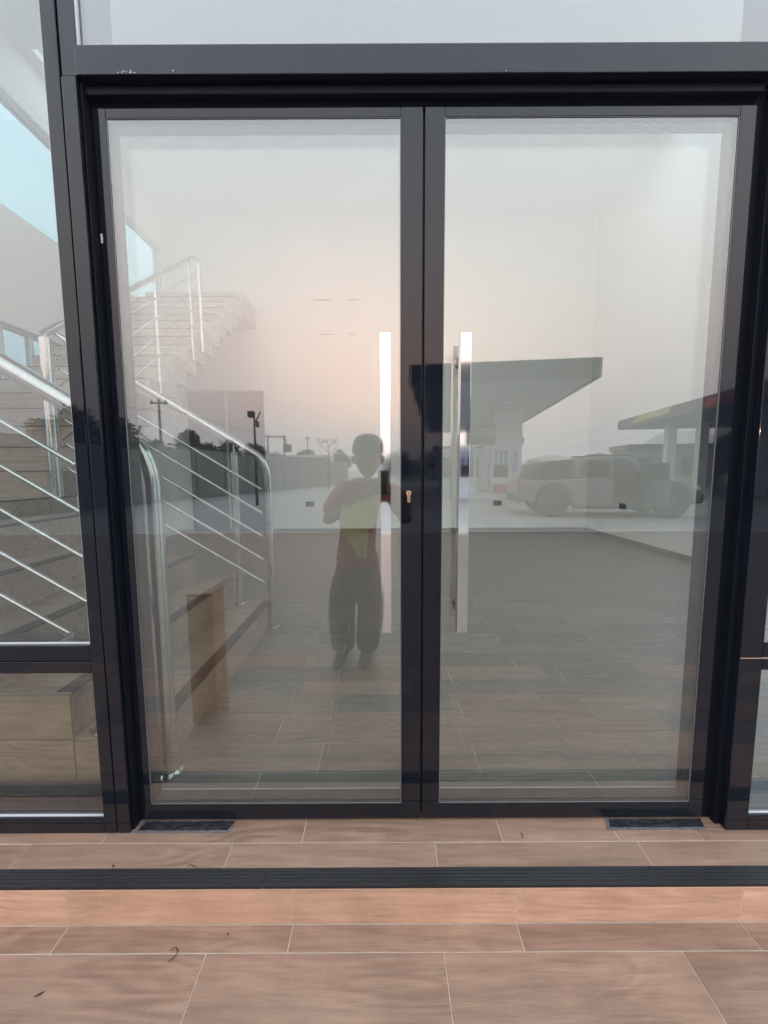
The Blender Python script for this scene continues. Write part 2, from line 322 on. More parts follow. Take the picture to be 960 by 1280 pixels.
# landing in front of the door
land = boxo('entrance_landing', (-9.2, 9.2, -.2372, .048, -.3, -.0022), M['grout']); tag(land, kind='structure')
tile_row(land, -3.4, 3.4, -.091, .048, 0, OA, M['tile_out'], xcuts=(.80,))
tile_row(land, -3.4, 3.4, -.181, -.091, 0, OB, M['tile_out'])
# black nosing along the step edge, in lengths
for a, b in ((-3.4, -1.65), (-1.65, -.373), (-.373, 1.35), (1.35, 3.4)):
    mb = MB(); mb.box(a+.001, b-.001, -.236, -.182, -.004, .0035)
    for q in range(4): mb.box(a+.001, b-.001, -.226+q*.011, -.222+q*.011, .0035, .0043)
    mb.box(a+.001, b-.001, -.2395, -.236, -.005, .0035)
    mb.build('nosing_strip', M['nosing'], land)
for k in range(-5, 5):
    a = -.285+k*TL
    o = bpy.data.objects.new('riser_tile', tile_mesh(TL-J, .1165, .006, M['tile_riser'])); link(o, land)
    o.rotation_euler = (R(90), 0, 0); o.location = (a+TL/2, -.2385, -.0665)
# terrace
terr = boxo('terrace_floor', (-9.2, 9.2, -7.95, -.2375, -.32, -.1282), M['grout']); tag(terr, kind='structure')
tile_row(terr, -3.4, 3.4, -.312, -.2385, -.126, OA, M['tile_out'])
y = -.312; r = 0
jo = MB()
while y > -7.75:
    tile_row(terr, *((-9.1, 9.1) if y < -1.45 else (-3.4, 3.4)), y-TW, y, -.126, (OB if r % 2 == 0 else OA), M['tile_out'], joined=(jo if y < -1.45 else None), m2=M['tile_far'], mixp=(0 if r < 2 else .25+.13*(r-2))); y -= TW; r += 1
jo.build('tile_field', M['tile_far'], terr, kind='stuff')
# interior floor
flo = boxo('interior_floor', (XL-.1, XR+.1, .049, YB+.1, -.3, -.0022), M['grout']); tag(flo, kind='structure')
tile_row(flo, XL, XR, .048, .231, 0, OB, M['tile_in'])
y = .231; r = 0; ji = MB()
while y < YB-.01:
    y1 = min(YB, y+TW)
    far = y > 2.6
    for (a, b) in (((XL, XR),) if far else ((-1.35, XR),)):
        tile_row(flo, a, b, y, y1, 0, (OA if r % 2 == 0 else OB), M['tile_in'], joined=(ji if far else None))
    if not far: tile_row(flo, XL, -1.35, y, y1, 0, (OA if r % 2 == 0 else OB), M['tile_in'], joined=ji)
    y = y1; r += 1
ji.build('tile_field', M['tile_in'], flo, kind='stuff')

# ------------------------------------------------------------------ room shell
bw = boxo('back_wall', (XL-.2, XR+.2, YB, YB+.2, -.1, ZC), M['wall']); tag(bw, kind='structure')
boxo('skirting', (XL, XR, YB-.012, YB-.001, 0, .085), M['tile_in'], bw, bevel=.003)
GY = 4.0
rw = boxo('right_wall', (XR, XR+.2, GY, YB-.001, -.1, ZC), M['wall']); tag(rw, kind='structure')
def added_side_glazing(x0, x1, ya, yb_, z0, n, parent):  # glazing added in unseen wall stretches to bring more daylight indoors
    g_ = MB()
    for k in range(n+1): yy = ya+(yb_-ya)*k/n; g_.box(x0+.05, x1-.05, max(ya, yy-.03), min(yb_, yy+.03), z0, ZC)
    for z in (z0, 2.3, 4.2, ZC-.061):
        for k in range(n): g_.box(x0+.052, x1-.052, ya+(yb_-ya)*k/n+.0305, ya+(yb_-ya)*(k+1)/n-.0305, z, z+.06)
    gg = g_.build('window', M['inner_frame'], parent)
    for k in range(n): boxo('pane', ((x0+x1)/2-.004, (x0+x1)/2+.004, ya+(yb_-ya)*k/n+(.031), ya+(yb_-ya)*(k+1)/n-(.031), z0+.01, ZC-.01), M['clear'], gg)
added_side_glazing(XR, XR+.2, .135, GY-.001, 0, 3, rw)
boxo('skirting', (XR-.012, XR-.001, GY, YB-.013, 0, .085), M['tile_in'], rw, bevel=.003)
SX0, SX1, SY0, SY1 = -4.1, 4.1, 3.9, 4.85  # ceiling opening added out of view behind the transom to brighten the room
cl = MB().box(XL-.2, XR+.2, -.05, SY0, ZC, ZC+.2).box(XL-.2, XR+.2, SY1, YB+.2, ZC, ZC+.2).box(XL-.2, SX0, SY0, SY1, ZC, ZC+.2).box(SX1, XR+.2, SY0, SY1, ZC, ZC+.2).build('ceiling', M['ceiling']); tag(cl, kind='structure')
rl = MB()
for k in range(7): xk = SX0+(SX1-SX0)*k/6; rl.box(xk-.03, xk+.03, SY0, SY1, ZC+.1, ZC+.22)
rl = rl.build('added_rooflight', M['clad'], cl)
for k in range(6):
    for ya, yb_, mm_ in ((SY0, SY1, 'clear'),): boxo('pane', (SX0+(SX1-SX0)*k/6+.031, SX0+(SX1-SX0)*(k+1)/6-.031, ya, yb_, ZC+.15, ZC+.158), M[mm_], rl)
# left wall with two bands of windows
W1 = (2.2, 6.9, 4.25, 5.55); W2 = (2.6, 5.0, 1.95, 2.95)
mb = MB(); X0, X1 = XL-.2, XL
GL = 2.05
mb.box(X0, X1, .12, GL, -.1, 1.2)
mb.box(X0, X1, GL, YB-.001, -.1, W2[2])
mb.box(X0, X1, GL, W2[0], W2[2], W2[3]); mb.box(X0, X1, W2[1], YB-.001, W2[2], W2[3])
mb.box(X0, X1, GL, YB-.001, W2[3], W1[2])
mb.box(X0, X1, GL, W1[0], W1[2], W1[3]); mb.box(X0, X1, W1[1], YB-.001, W1[2], W1[3])
mb.box(X0, X1, GL, YB-.001, W1[3], ZC)
lw = mb.build('left_wall', M['wall']); tag(lw, kind='structure')
added_side_glazing(X0, X1, .135, GL-.001, 1.2, 2, lw)
for (a, b, c, d), n in ((W1, 4), (W2, 6)):
    f = MB(); t = .035
    f.box(X0+.06, X1-.06, a, b, c, c+t).box(X0+.06, X1-.06, a, b, d-t, d).box(X0+.06, X1-.06, a, a+t, c+t, d-t).box(X0+.06, X1-.06, b-t, b, c+t, d-t)
    for k in range(1, n): yy = a+(b-a)*k/n; f.box(X0+.06, X1-.06, yy-t/2, yy+t/2, c+t, d-t)
    wn = f.build('window', M['clad'], lw)
    for k in range(n):
        ya, yb_ = a+(b-a)*k/n+t/2, a+(b-a)*(k+1)/n-t/2
        boxo('pane', (X0+.097, X0+.103, ya+(t/2 if k == 0 else 0), yb_-(t/2 if k == n-1 else 0), c+t, d-t), M['left_glass'], wn)

# dark door at the back
dd = thing('dark_door', 'tall black double door on the white back wall behind the staircase', 'door', (-3.17, YB-.03, 0))
for a, b in ((-3.90, -3.176), (-3.172, -2.45)):
    lf = boxo('door_panel', (a+.03, b-.03, YB-.045, YB-.004, .01, 2.83), M['black_panel'], dd, bevel=.003)
MB().box(-3.93, -3.872, YB-.055, YB-.002, 0, 2.88).box(-2.478, -2.42, YB-.055, YB-.002, 0, 2.88).box(-3.872, -2.478, YB-.055, YB-.002, 2.83, 2.88).build('door_frame', M['black_panel'], dd)
# sockets in the walls
def socket(x, y, z, facing, label):
    t = thing('wall_socket', label, 'wall socket', (x, y, z), 'open wall socket boxes')
    if facing == 'y': MB().box(x-.085, x+.085, y-.028, y-.001, z-.05, z+.05).build('socket_box', M['box_grey'], t, bevel=.006); MB().box(x-.06, x+.06, y-.031, y-.028, z-.03, z+.03).build('face_plate', M['trim'], t)
    else: MB().box(x-.028, x-.001, y-.085, y+.085, z-.05, z+.05).build('socket_box', M['box_grey'], t, bevel=.006); MB().box(x-.031, x-.028, y-.06, y+.06, z-.03, z+.03).build('face_plate', M['trim'], t)
socket(-1.53, YB, .60, 'y', 'small dark wall socket on back wall, seen left of the photographer')
socket(2.35, YB, .60, 'y', 'small dark wall socket on back wall, seen just right of the right handle')
socket(XR, 5.70, .63, 'x', 'small dark wall socket on the right side wall')

# ------------------------------------------------------------------ shopfront frame and side glazing
FY = -.052                       # front face of the fixed frame
fr = thing('shopfront_frame', 'glossy black aluminium shopfront frame with glass round the double doors', 'window frame', (0, 0, 0))
def fb(name, *b, m='frame', bv=.002, **k): return boxo(name, b, M[m], fr, bevel=bv, **k)
# left side
fb('mullion', -.980, -.937, FY, .13, 0, ZC)
fb('mullion', -.933, -.890, FY, .000, 0, 2.399)
fb('mullion', -.933, -.884, FY+.004, .13, 2.402, ZC)
fb('jamb', -.8885, -.8835, FY+.014, .13, 0, 2.3985, m='jamb')
fb('jamb', -.8932, -.8832, -.030, -.012, 0, 2.3985, m='jamb')
fb('jamb', -.936, -.8886, .0005, .13, 0, 2.3985, m='jamb')
# right side
fb('mullion', 1.186, 1.262, FY, .000, 0, 2.399)
fb('mullion', 1.186, 1.262, .0005, .13, 0, 2.399, m='jamb')
fb('mullion', 1.180, 1.262, FY+.004, .13, 2.402, ZC)
fb('jamb', 1.140, 1.1855, .002, .13, 0, 2.3985, m='jamb')
fb('jamb', 1.168, 1.1857, -.026, .0015, 0, 2.3985, m='jamb')
# head over the doors
fb('transom', -.889, 1.185, FY, .000, 2.402, 2.482)
fb('transom', -.889, 1.185, .0005, .13, 2.395, 2.481, m='jamb')
fb('door_head', -.883, 1.140, .003, .063, 2.356, 2.3945, m='jamb')
fb('door_head', -.883, 1.140, -.026, .0025, 2.372, 2.3948, m='jamb')
pane('window_pane', -.886, 1.182, 2.480, 3.9, -.036, fr)
fb('transom', -.883, 1.180, FY+.004, .13, 3.9, 3.98); pane('window_pane', -.886, 1.182, 3.978, ZC, -.036, fr, front='side_glass')
MB().box(-.884, -.878, -.045, -.0365, 2.483, 3.9).build('glazing_bead', M['clad'], fr)
def side(x0, x1, outer):
    """side light between two mullions: low pane, two stacked transom rails, tall pane"""
    fb('sill', x0, x1, FY, .06, .0, .055, m='frame'); fb('sill', x0, x1, .0605, .13, .0, .050, m='inner_frame')
    fb('transom', x0, x1, FY, .06, .584, .6245); fb('transom', x0, x1, FY, .06, .6275, .681)
    fb('transom', x0, x1, FY, .06, 3.3, 3.38)
    pane('window_pane', x0-.004, x1+.004, .052, .586, -.036, fr, front='side_glass'); pane('window_pane', x0-.004, x1+.004, .679, 3.302, -.036, fr, front='side_glass')
    pane('window_pane', x0-.004, x1+.004, 3.378, ZC, -.036, fr, front='side_glass')
side(-2.55, -.9805, -1); side(1.2625, 2.85, 1)
# white edge beads round the side glass
for x0, x1 in ((-.9865, -.9815), (1.2635, 1.2685)):
    MB().box(x0, x1, -.043, -.0365, .682, 3.3).build('glazing_bead', M['clad'], fr)
MB().box(-2.55, -.987, -.043, -.0365, .682, .687).build('glazing_bead', M['clad'], fr)
MB().box(-2.55, -.981, -.043, -.0365, .056, .060).build('glazing_bead', M['clad'], fr)
MB().box(1.263, 2.85, -.043, -.0365, .056, .060).build('glazing_bead', M['clad'], fr)
MB().box(1.187, 2.85, FY-.0015, FY+.002, .6248, .6272).build('joint_seal', M['tile_riser'], fr)
for xa in (-2.63, 2.85): fb('mullion', xa, xa+.08, FY, .13, 0, ZC)
side(XL+.05, -2.6305, -1); side(2.9305, XR-.0, 1)

rn = random.Random(5); fl = MB()
for cx, n_ in ((-.755, 5), (-.725, 4), (-.60, 1), (.35, 1)):
    for _ in range(n_):
        x_ = cx+rn.uniform(-.012, .012); z_ = 2.4045+rn.uniform(0, .006); w_ = rn.uniform(.0015, .005)
        fl.box(x_, x_+w_, FY-.0012, FY-.0002, z_, z_+rn.uniform(.001, .003))
for _ in range(3): z_ = 1.98+rn.uniform(-.02, .02); fl.box(-.8795, -.874+rn.uniform(0, .003), -.0062, -.0051, z_, z_+rn.uniform(.004, .012))
fl.build('paint_fleck', M['clad'], fr, kind='stuff')

# ------------------------------------------------------------------ door leaves
def leaf(x0, x1, gx0, gx1, hx, label):
    d = thing('glass_door', label, 'door', ((x0+x1)/2, 0, 0), 'pair of entrance door leaves')
    zt, zb, g0, g1 = 2.352, .008, .066, 2.324
    DEP = .063
    boxo('stile', (x0, gx0, -.005, DEP, zb, zt), M['frame'], d, bevel=.0015)
    boxo('stile', (gx1, x1, -.005, DEP, zb, zt), M['frame'], d, bevel=.0015)
    boxo('rail', (gx0+.0003, gx1-.0003, -.0045, DEP, zb, g0), M['frame'], d, bevel=.0015)
    boxo('rail', (gx0+.0003, gx1-.0003, -.0045, DEP, g1, zt), M['frame'], d, bevel=.0015)
    # grey dusty ledge of the rail behind the glass
    boxo('ledge', (gx0+.001, gx1-.001, .012, DEP-.002, g0+.0003, g0+.0022), M['inner_frame'], d)
    pane('door_pane', gx0-.002, gx1+.002, g0-.002, g1+.002, -.001, d)
    pane('inner_pane', gx0-.002, gx1+.002, g0-.002, g1+.002, .054, d, th=.006, front='glass2')
    # pale line of sealant round the glass
    s_ = .0022
    MB().box(gx0, gx0+s_, -.0035, -.0012, g0, g1).box(gx1-s_, gx1, -.0035, -.0012, g0, g1).box(gx0+s_, gx1-s_, -.0035, -.0012, g0, g0+s_*.8).box(gx0+s_, gx1-s_, -.0035, -.0012, g1-s_*.5, g1).build('sealant', M['lining'], d)
    boxo('sealant', (gx0+.004, gx1-.004, DEP-.002, DEP+.001, g0-.001, g0+.0035), M['clad'], d)
    # pull handle: square polished bar on two stand-offs
    hw = .0165; yb0, yb1 = -.083, -.048
    h = MB().box(hx-hw, hx+hw, yb0, yb1, .732, 1.667).build('handle', M['chrome'], d, bevel=.0012)
    for z in (.80, 1.60):
        MB().lathe([(.011, yb1+.0005), (.011, -.014), (.019, -.0135), (.019, -.0015)], (hx, 0, z), 'y', 20).build('bracket', M['brushed'], h, smooth=True)
    for z in (.80, 1.60):
        MB().lathe([(.0175, .0095), (.0175, .016), (.010, .017)], (hx, 0, z), 'y', 16).build('bracket', M['brushed'], h, smooth=True)
    return d
dl = leaf(-.8805, .1245, -.841, .057, .006, 'left glass door leaf with brass keyhole and square steel pull bar')
dr = leaf(.1315, 1.1385, .192, 1.090, .250, 'right glass door leaf with square steel pull bar and plain stile')
boxo('brush_strip', (.1247, .1313, .02, .05, .012, 2.35), M['rubber'], dr)
# euro cylinder keyhole
cyl = []
for k in range(15): t = -R(55)+R(290)*k/14; cyl.append((.0085*math.cos(t), .0085*math.sin(t)+.010))
cyl += [(-.005, -.018), (-.0035, -.021), (.0035, -.021), (.005, -.018)]
lk = MB().prism([(x+.082, z+1.170) for x, z in cyl], -.012, -.0045, 'y').build('lock_cylinder', M['brass'], dl, bevel=.0008)
MB().box(.0812, .0828, -.0127, -.0118, 1.174, 1.186).build('keyway', M['trim'], lk)
# smears on the left pane
sm = MB()
def smear(cx, cz, w, h):
    n = 9; vs = []
    for k in range(n+1):
        t = k/n; hh = h*math.sin(math.pi*t)**.6*random.uniform(.5, 1)+.0003
        vs += [(cx-w/2+w*t, -.0016, cz-hh/2+random.uniform(-1, 1)*h*.2), (cx-w/2+w*t, -.0016, cz+hh/2)]
        vs += [(cx-w/2+w*t, -.0011, vs[-2][2]), (cx-w/2+w*t, -.0011, vs[-1][2])]
    fs = []
    for k in range(n): a = 4*k; b = a+4; fs += [(a, b, b+1, a+1), (a+2, a+3, b+3, b+2), (a+1, b+1, b+3, a+3), (a, a+2, b+2, b)]
    sm.add(vs, fs)
for cx, cz, w_, h_ in ((-.196, 1.795, .066, .002), (-.095, 1.795, .045, .0018), (-.18, 1.69, .05, .0012), (-.10, 1.69, .03, .0012), (-.21, 1.872, .003, .003)): smear(cx, cz, w_, h_)
sm.build('smear', mat('dried_smear', (.42, .40, .37), .9), dl, kind='stuff')

# floor tape at the door feet
def tape(x0, x1, y0, y1, label, seed):
    rnd = random.Random(seed); t = thing('floor_tape', label, 'tape', ((x0+x1)/2, (y0+y1)/2, 0), 'tape strips on the landing tiles')
    def sheet(x0, x1, y0, y1, z, m, name, amp):
        nx, ny = 26, 5; vs = []; top = []
        for j in range(ny+1):
            for i in range(nx+1):
                u, v = i/nx, j/ny
                e = (rnd.uniform(-1, 1)*.0016 if i in (0, nx) or j in (0, ny) else 0)
                skew = .012*(1-v)
                top.append((x0+(x1-x0)*u+e-skew, y0+(y1-y0)*v+e, z+rnd.uniform(0, amp)))
        n1 = len(top); vs = top+[(a, b, .0006) for a, b, c in top]
        fs = [(j*(nx+1)+i, j*(nx+1)+i+1, (j+1)*(nx+1)+i+1, (j+1)*(nx+1)+i) for j in range(ny) for i in range(nx)]
        def idx(i, j): return j*(nx+1)+i
        ring = [idx(i, 0) for i in range(nx+1)]+[idx(nx, j) for j in range(1, ny+1)]+[idx(i, ny) for i in range(nx-1, -1, -1)]+[idx(0, j) for j in range(ny-1, 0, -1)]
        fs += [(ring[k], ring[(k+1) % len(ring)], ring[(k+1) % len(ring)]+n1, ring[k]+n1) for k in range(len(ring))]
        mb = MB(); mb.add(vs, fs); mb.build(name, m, t, smooth=True)
    sheet(x0, x1, y0, y1, .0022, M['tape_edge'], 'tape_backing', .0006)
    sheet(x0+.012, x1-.004, y0+.008, y1-.006, .0042, M['tape'], 'tape_strip', .0022)
tape(-.868, -.538, -.052, -.004, 'wrinkled grey-black tape on the tiles under the left door leaf', 3)
tape(.79, 1.135, -.049, -.004, 'glossy black tape on the tiles under the right door leaf', 8)
# small dry twigs and scraps on the floor
def twig(pts, r, label):
    z = pts[0][2]
    # round the bends
    for _ in range(2):
        q = [Vector(pts[0])]; rr_ = [r[0]]
        for a_, b_, ra, rb in zip(pts[:-1], pts[1:], r[:-1], r[1:]):
            a_, b_ = Vector(a_), Vector(b_); q += [a_.lerp(b_, .25), a_.lerp(b_, .75)]; rr_ += [ra*.75+rb*.25, ra*.25+rb*.75]
        pts = q+[Vector(pts[-1])]; r = rr_+[r[-1]]
    r = [k*.75 for k in r]
    tag(MB().tube(pts, r, 6).build('twig', M['debris'], None, smooth=True), label, 'twig')
twig([(-.862, -.175, .006), (-.866, -.179, .012), (-.858, -.186, .022), (-.861, -.192, .012)], [.001, .003, .002, .0008], 'small dry scrap standing on the black nosing at far left')
twig([(-.625, -.309, -.122), (-.61, -.300, -.119), (-.595, -.316, -.121), (-.615, -.335, -.123)][::-1], [.0012, .002, .0016, .0008], 'curled dry twig lying on the terrace joint, left of centre')
twig([(-.93, -.41, -.1235), (-.918, -.405, -.122), (-.912, -.398, -.1235)], [.001, .003, .001], 'dark dry scrap on the terrace tile near the lower left corner')
twig([(-.475, -.262, -.1245), (-.472, -.268, -.1225)], [.002, .0025], 'tiny dark crumb on the tread below the orange riser')
twig([(.468, -.078, .0015), (.472, -.070, .0025), (.470, -.060, .0015)], [.0012, .002, .0012], 'tiny black fleck on the landing tile right of the middle')
twig([(-.63, -.178, .007), (-.618, -.176, .012), (-.61, -.180, .008), (-.60, -.178, .006)], [.001, .0018, .0015, .001], 'small curl of dirt on the nosing below the left tape')

# ------------------------------------------------------------------ staircase
st = thing('staircase', 'tiled stair rising to the left and turning upward along the far left wall', 'staircase', (-1.6, 1.0, 0))
Y0, Y1 = .19, 1.93; RS, TR = .19, .31; SX = -.94
def step_tiles(x0, x1, y0, y1, z0, z1, nos, axis, mt='tile_stair'):
    mb = MB().box(x0, x1, y0, y1, z0, z1); s = mb.build('step', M[mt], st, bevel=.002)
    if axis == 'x': MB().box(x1-.062, x1+.004, y0+.002, y1-.002, z1-.004, z1+.0035).build('nosing_strip', M['nosing'], s)
    else: MB().box(x0+.002, x1-.002, y0-.004, y0+.055, z1-.004, z1+.0035).build('nosing_strip', M['nosing'], s)
    return s
for k in range(5):
    x1 = SX-k*TR; x0 = x1-TR+.0005
    step_tiles(x0, x1, Y0, Y1, 0.0005, RS*(k+1), 1, 'x')
LX = SX-5*TR
ld = MB().box(XL+.002, LX, Y0, Y1, 0.0005, 1.07).build('landing', M['tile_stair'], st, bevel=.002)
MB().box(LX-.055, LX+.004, Y0+.002, Y1-.002, 1.066, 1.0735).build('nosing_strip', M['nosing'], ld)
FX = -2.52; FY0 = 1.745
for k in range(16):
    z = 1.27+.2*k; y0 = FY0+.28*k+ (.19 if k < 0 else 0)
    step_tiles(XL+.002, FX, max(y0, 1.9305 if k == 0 else 0) if False else y0, y0+.2795, (1.0705 if k == 0 else z-.32), z, 1, 'y', 'tile_stair' if k < 5 else 'tile_skywash')
uy = FY0+.28*16
ul = MB().box(XL+.002, FX, uy, YB-.002, 4.10, 4.47).build('landing', M['tile_skywash'], st)

# tile cladding on the near side of the lower flight
for k in range(7):
    xa = (SX-(k+1)*TR if k < 6 else XL)+.003; xb = SX-k*TR-.003
    for r_ in range(min(k+1, 5)+(1 if k > 4 else 0)):
        z1_ = min(.19*(r_+1), 1.066)-.003
        if k == 0 and r_ == 0: z1_ = .183
        if z1_-.19*r_ > .03: boxo('side_tile', (xa, xb, Y0-.012, Y0-.0005, .19*r_+.002, z1_-.004), M['tile_side'], st, bevel=.001)
# railings
def railing(name, label, pts_rail, posts, bars, loc):
    t = thing(name, label, 'railing', loc, 'stainless stair railings')
    MB().tube(pts_rail, .0265, 16).build('handrail', M['brushed'], t, smooth=True)
    for (x, y, z0, z1, r) in posts:
        p = MB().tube([(x, y, z0+.004), (x, y, z1)], r, 18).build('post', M['brushed'], t, smooth=True)
        MB().lathe([(r+.022, z0+.0005), (r+.022, z0+.006), (r+.010, z0+.014), (r+.001, z0+.016)], (x, y, 0), 'z', 20).build('base_ring', M['brushed'], p, smooth=True)
        MB().tube([(x, y, z1), (x, y, z1+.045)], .007, 8).build('pin', M['brushed'], p, smooth=True)
    for a, b in bars: MB().tube([a, b], .0075, 10).build('bar', M['brushed'], t, smooth=True)
    return t
def arc(p0, c, p1, n=7):
    p0, c, p1 = Vector(p0), Vector(c), Vector(p1)
    return [p0.lerp(c, i/n).lerp(c.lerp(p1, i/n), i/n) for i in range(n+1)]
SL = .613
def flight_rail(y, label, xend, side=-1, rad=.029):
    XP = -.905; ztop = 1.335
    def zr(x): return ztop+(XP-x)*SL
    hr = [(-2.48, y, zr(-2.48))]+[tuple(p) for p in arc((XP-.10, y, zr(XP-.10)), (XP-.01, y, zr(XP-.02)), (XP, y, ztop-.13))]+[(XP, y, .02)]
    t = thing('stair_railing', label, 'railing', (XP, y, 0), 'stainless stair railings')
    MB().tube(hr, rad, 18).build('handrail', M['brushed'], t, smooth=True)
    MB().lathe([(.054, .0008), (.054, .006), (.040, .016), (rad+.002, .018)], (XP, y, 0), 'z', 22).build('base_ring', M['brushed'], t, smooth=True)
    for x, z0 in ((-1.165, RS), (-2.08, 4*RS)):
        p = MB().tube([(x, y, z0+.004), (x, y, zr(x)-.085)], .026, 18).build('post', M['brushed'], t, smooth=True)
        MB().lathe([(.048, z0+.0042), (.048, z0+.009), (.036, z0+.018), (.027, z0+.020)], (x, y, 0), 'z', 20).build('base_ring', M['brushed'], p, smooth=True)
        MB().tube([(x, y, zr(x)-.09), (x, y, zr(x)-.02)], .008, 8).build('pin', M['brushed'], p, smooth=True)
    for k in range(5):
        d = .245+.185*k
        MB().tube([(-2.45, y+side*.033, zr(-2.45)-d), (xend, y+side*.033, zr(xend)-d)], .0098, 10).build('bar', M['brushed'], t, smooth=True)
    return t
flight_rail(.235, 'stainless five-bar railing on the near side of the lower stair flight', -1.22, 1, .037)
flight_rail(1.83, 'stainless railing with five bars on the far side of the lower stair flight', -.955, -1)
# upper flight railing
ur = thing('stair_railing', 'stainless railing climbing the upper stair flight towards the back wall', 'railing', (FX+.03, FY0, 1.07), 'stainless stair railings')
xx = FX+.035
def zu(y): return 1.27+.2*(y-FY0)/.28+1.0
ye = FY0+.28*9
MB().tube([(xx, FY0-.02, zu(FY0)), (xx, ye, zu(ye)), (xx, ye+.12, zu(ye)+.02), (xx, ye+.14, zu(ye)-.15), (xx, ye+.14, 2.9)], .0265, 14).build('handrail', M['brushed'], ur, smooth=True)
MB().tube([(xx, FY0-.01, 1.075), (xx, FY0-.01, 2.24)], .040, 16).build('post', M['brushed'], ur, smooth=True)
for k in (2, 5, 8):
    yy = FY0+.28*k+.13; z0 = 1.27+.2*k-.15
    MB().tube([(xx, yy, z0), (xx, yy, zu(yy)-.02)], .018, 12).build('post', M['brushed'], ur, smooth=True)
for k in range(4):
    d = .2+.2*k
    MB().tube([(xx+.03, FY0+.05, zu(FY0+.05)-d), (xx+.03, ye, zu(ye)-d)], .0078, 8).build('bar', M['brushed'], ur, smooth=True)

# ------------------------------------------------------------------ the forecourt behind the photographer
GZ = -.14
g = MB(); g.box(-940, 940, -940, 940, GZ-1, GZ); gr = g.build('ground', M['concrete']); tag(gr, kind='structure')
def W(X, D): return (X, -(D-1.345))
# tiled pillar stub beside the steps
pl = thing('low_pillar', 'low brown tiled pillar on the terrace, mirrored beside the staircase', 'pillar', (-.985, -.84, -.126))
MB().box(-1.065, -.925, -.93, -.77, -.126, .585).build('shaft', M['pillar'], pl, bevel=.004)
MB().box(-1.066, -.924, -.931, -.769, .5855, .605).build('cap', M['tile_out'], pl, bevel=.006)

# canopy 1
ux, uy_ = Vector((1, -.1406)).normalized(), Vector((.1406, 1)).normalized()
def C1(v):   # local (u, v, z) of the canopy -> world
    X = 1.0+ux.x*v.x+uy_.x*v.y; D = 15.9+ux.y*v.x+uy_.y*v.y
    x, y_ = W(X, D); return Vector((x, y_, v.z))
def place1(u, v): q = C1(Vector((u, v, 0))); return q
cw, cd, zs, zt = 6.93, 20, 4.62, 5.32
can = thing('station_canopy', 'flat fuel station canopy with dark fascia on white columns, mirrored right of the door gap', 'canopy', place1(3.5, 9))
m1 = MB(C1); m1.box(0, cw, 0, .12, zs, zt); m1.build('fascia', M['fascia'], can)
MB(C1).box(0, .12, .1205, cd-.1205, zs, zt).build('fascia', M['fascia'], can)
MB(C1).box(cw-.12, cw, .1205, cd-.1205, zs, zt).build('fascia', M['fascia'], can)
MB(C1).box(0, cw, cd-.12, cd, zs, zt).build('fascia', M['fascia'], can)
MB(C1).box(.121, cw-.121, .121, cd-.121, zs+.06, zs+.12).build('soffit', M['soffit'], can)
MB(C1).box(.121, cw-.121, .121, cd-.121, zt-.2, zt-.12).build('roof_deck', M['fascia'], can)
for v in (5.3, 8.3, 11.3, 14.3):
    MB(C1).box(1.5, 1.9, v, v+.4, zs+.04, zs+.06).build('light_box', M['clad'], can); MB(C1).box(4.4, 4.8, v, v+.4, zs+.04, zs+.06).build('light_box', M['clad'], can)
for (u, v) in ((5.05, 8.9), (5.05, 16.5)):
    c = MB(C1).box(u-.82, u+.82, v-.25, v+.25, GZ, zs+.06).build('column', M['clad'], can, bevel=.03)
    for k in range(7): MB(C1).box(u+.35, u+.58, v-.256, v-.25, 1.25+k*.18, 1.37+k*.18).build('print_mark', M['blue'], c)
    MB(C1).box(u+.82, u+.93, v-.15, v+.1, 2.85, 3.25).build('speaker_box', M['fascia_grey'], c)
# hanging sign
hs = thing('hanging_sign', 'framed grey board hanging below the canopy left of the white column', 'sign', place1(3.2, 7.0))
MB(C1).box(2.55, 4.15, 7.0, 7.06, 2.70, 3.75).build('frame', M['fascia'], hs); MB(C1).box(2.62, 4.08, 6.985, 6.999, 2.77, 3.68).build('face', M['soffit'], hs)
MB(C1).prism([(2.62, 2.77), (4.08, 2.77), (4.08, 2.98), (3.5, 3.2), (2.62, 3.25)], 6.975, 6.984, 'y').build('print', M['fascia_grey'], hs)
for u in (2.8, 3.9): MB(C1).tube([(u, 7.03, 3.75), (u, 7.03, zs+.06)], .02, 6).build('hanger', M['pole'], hs)
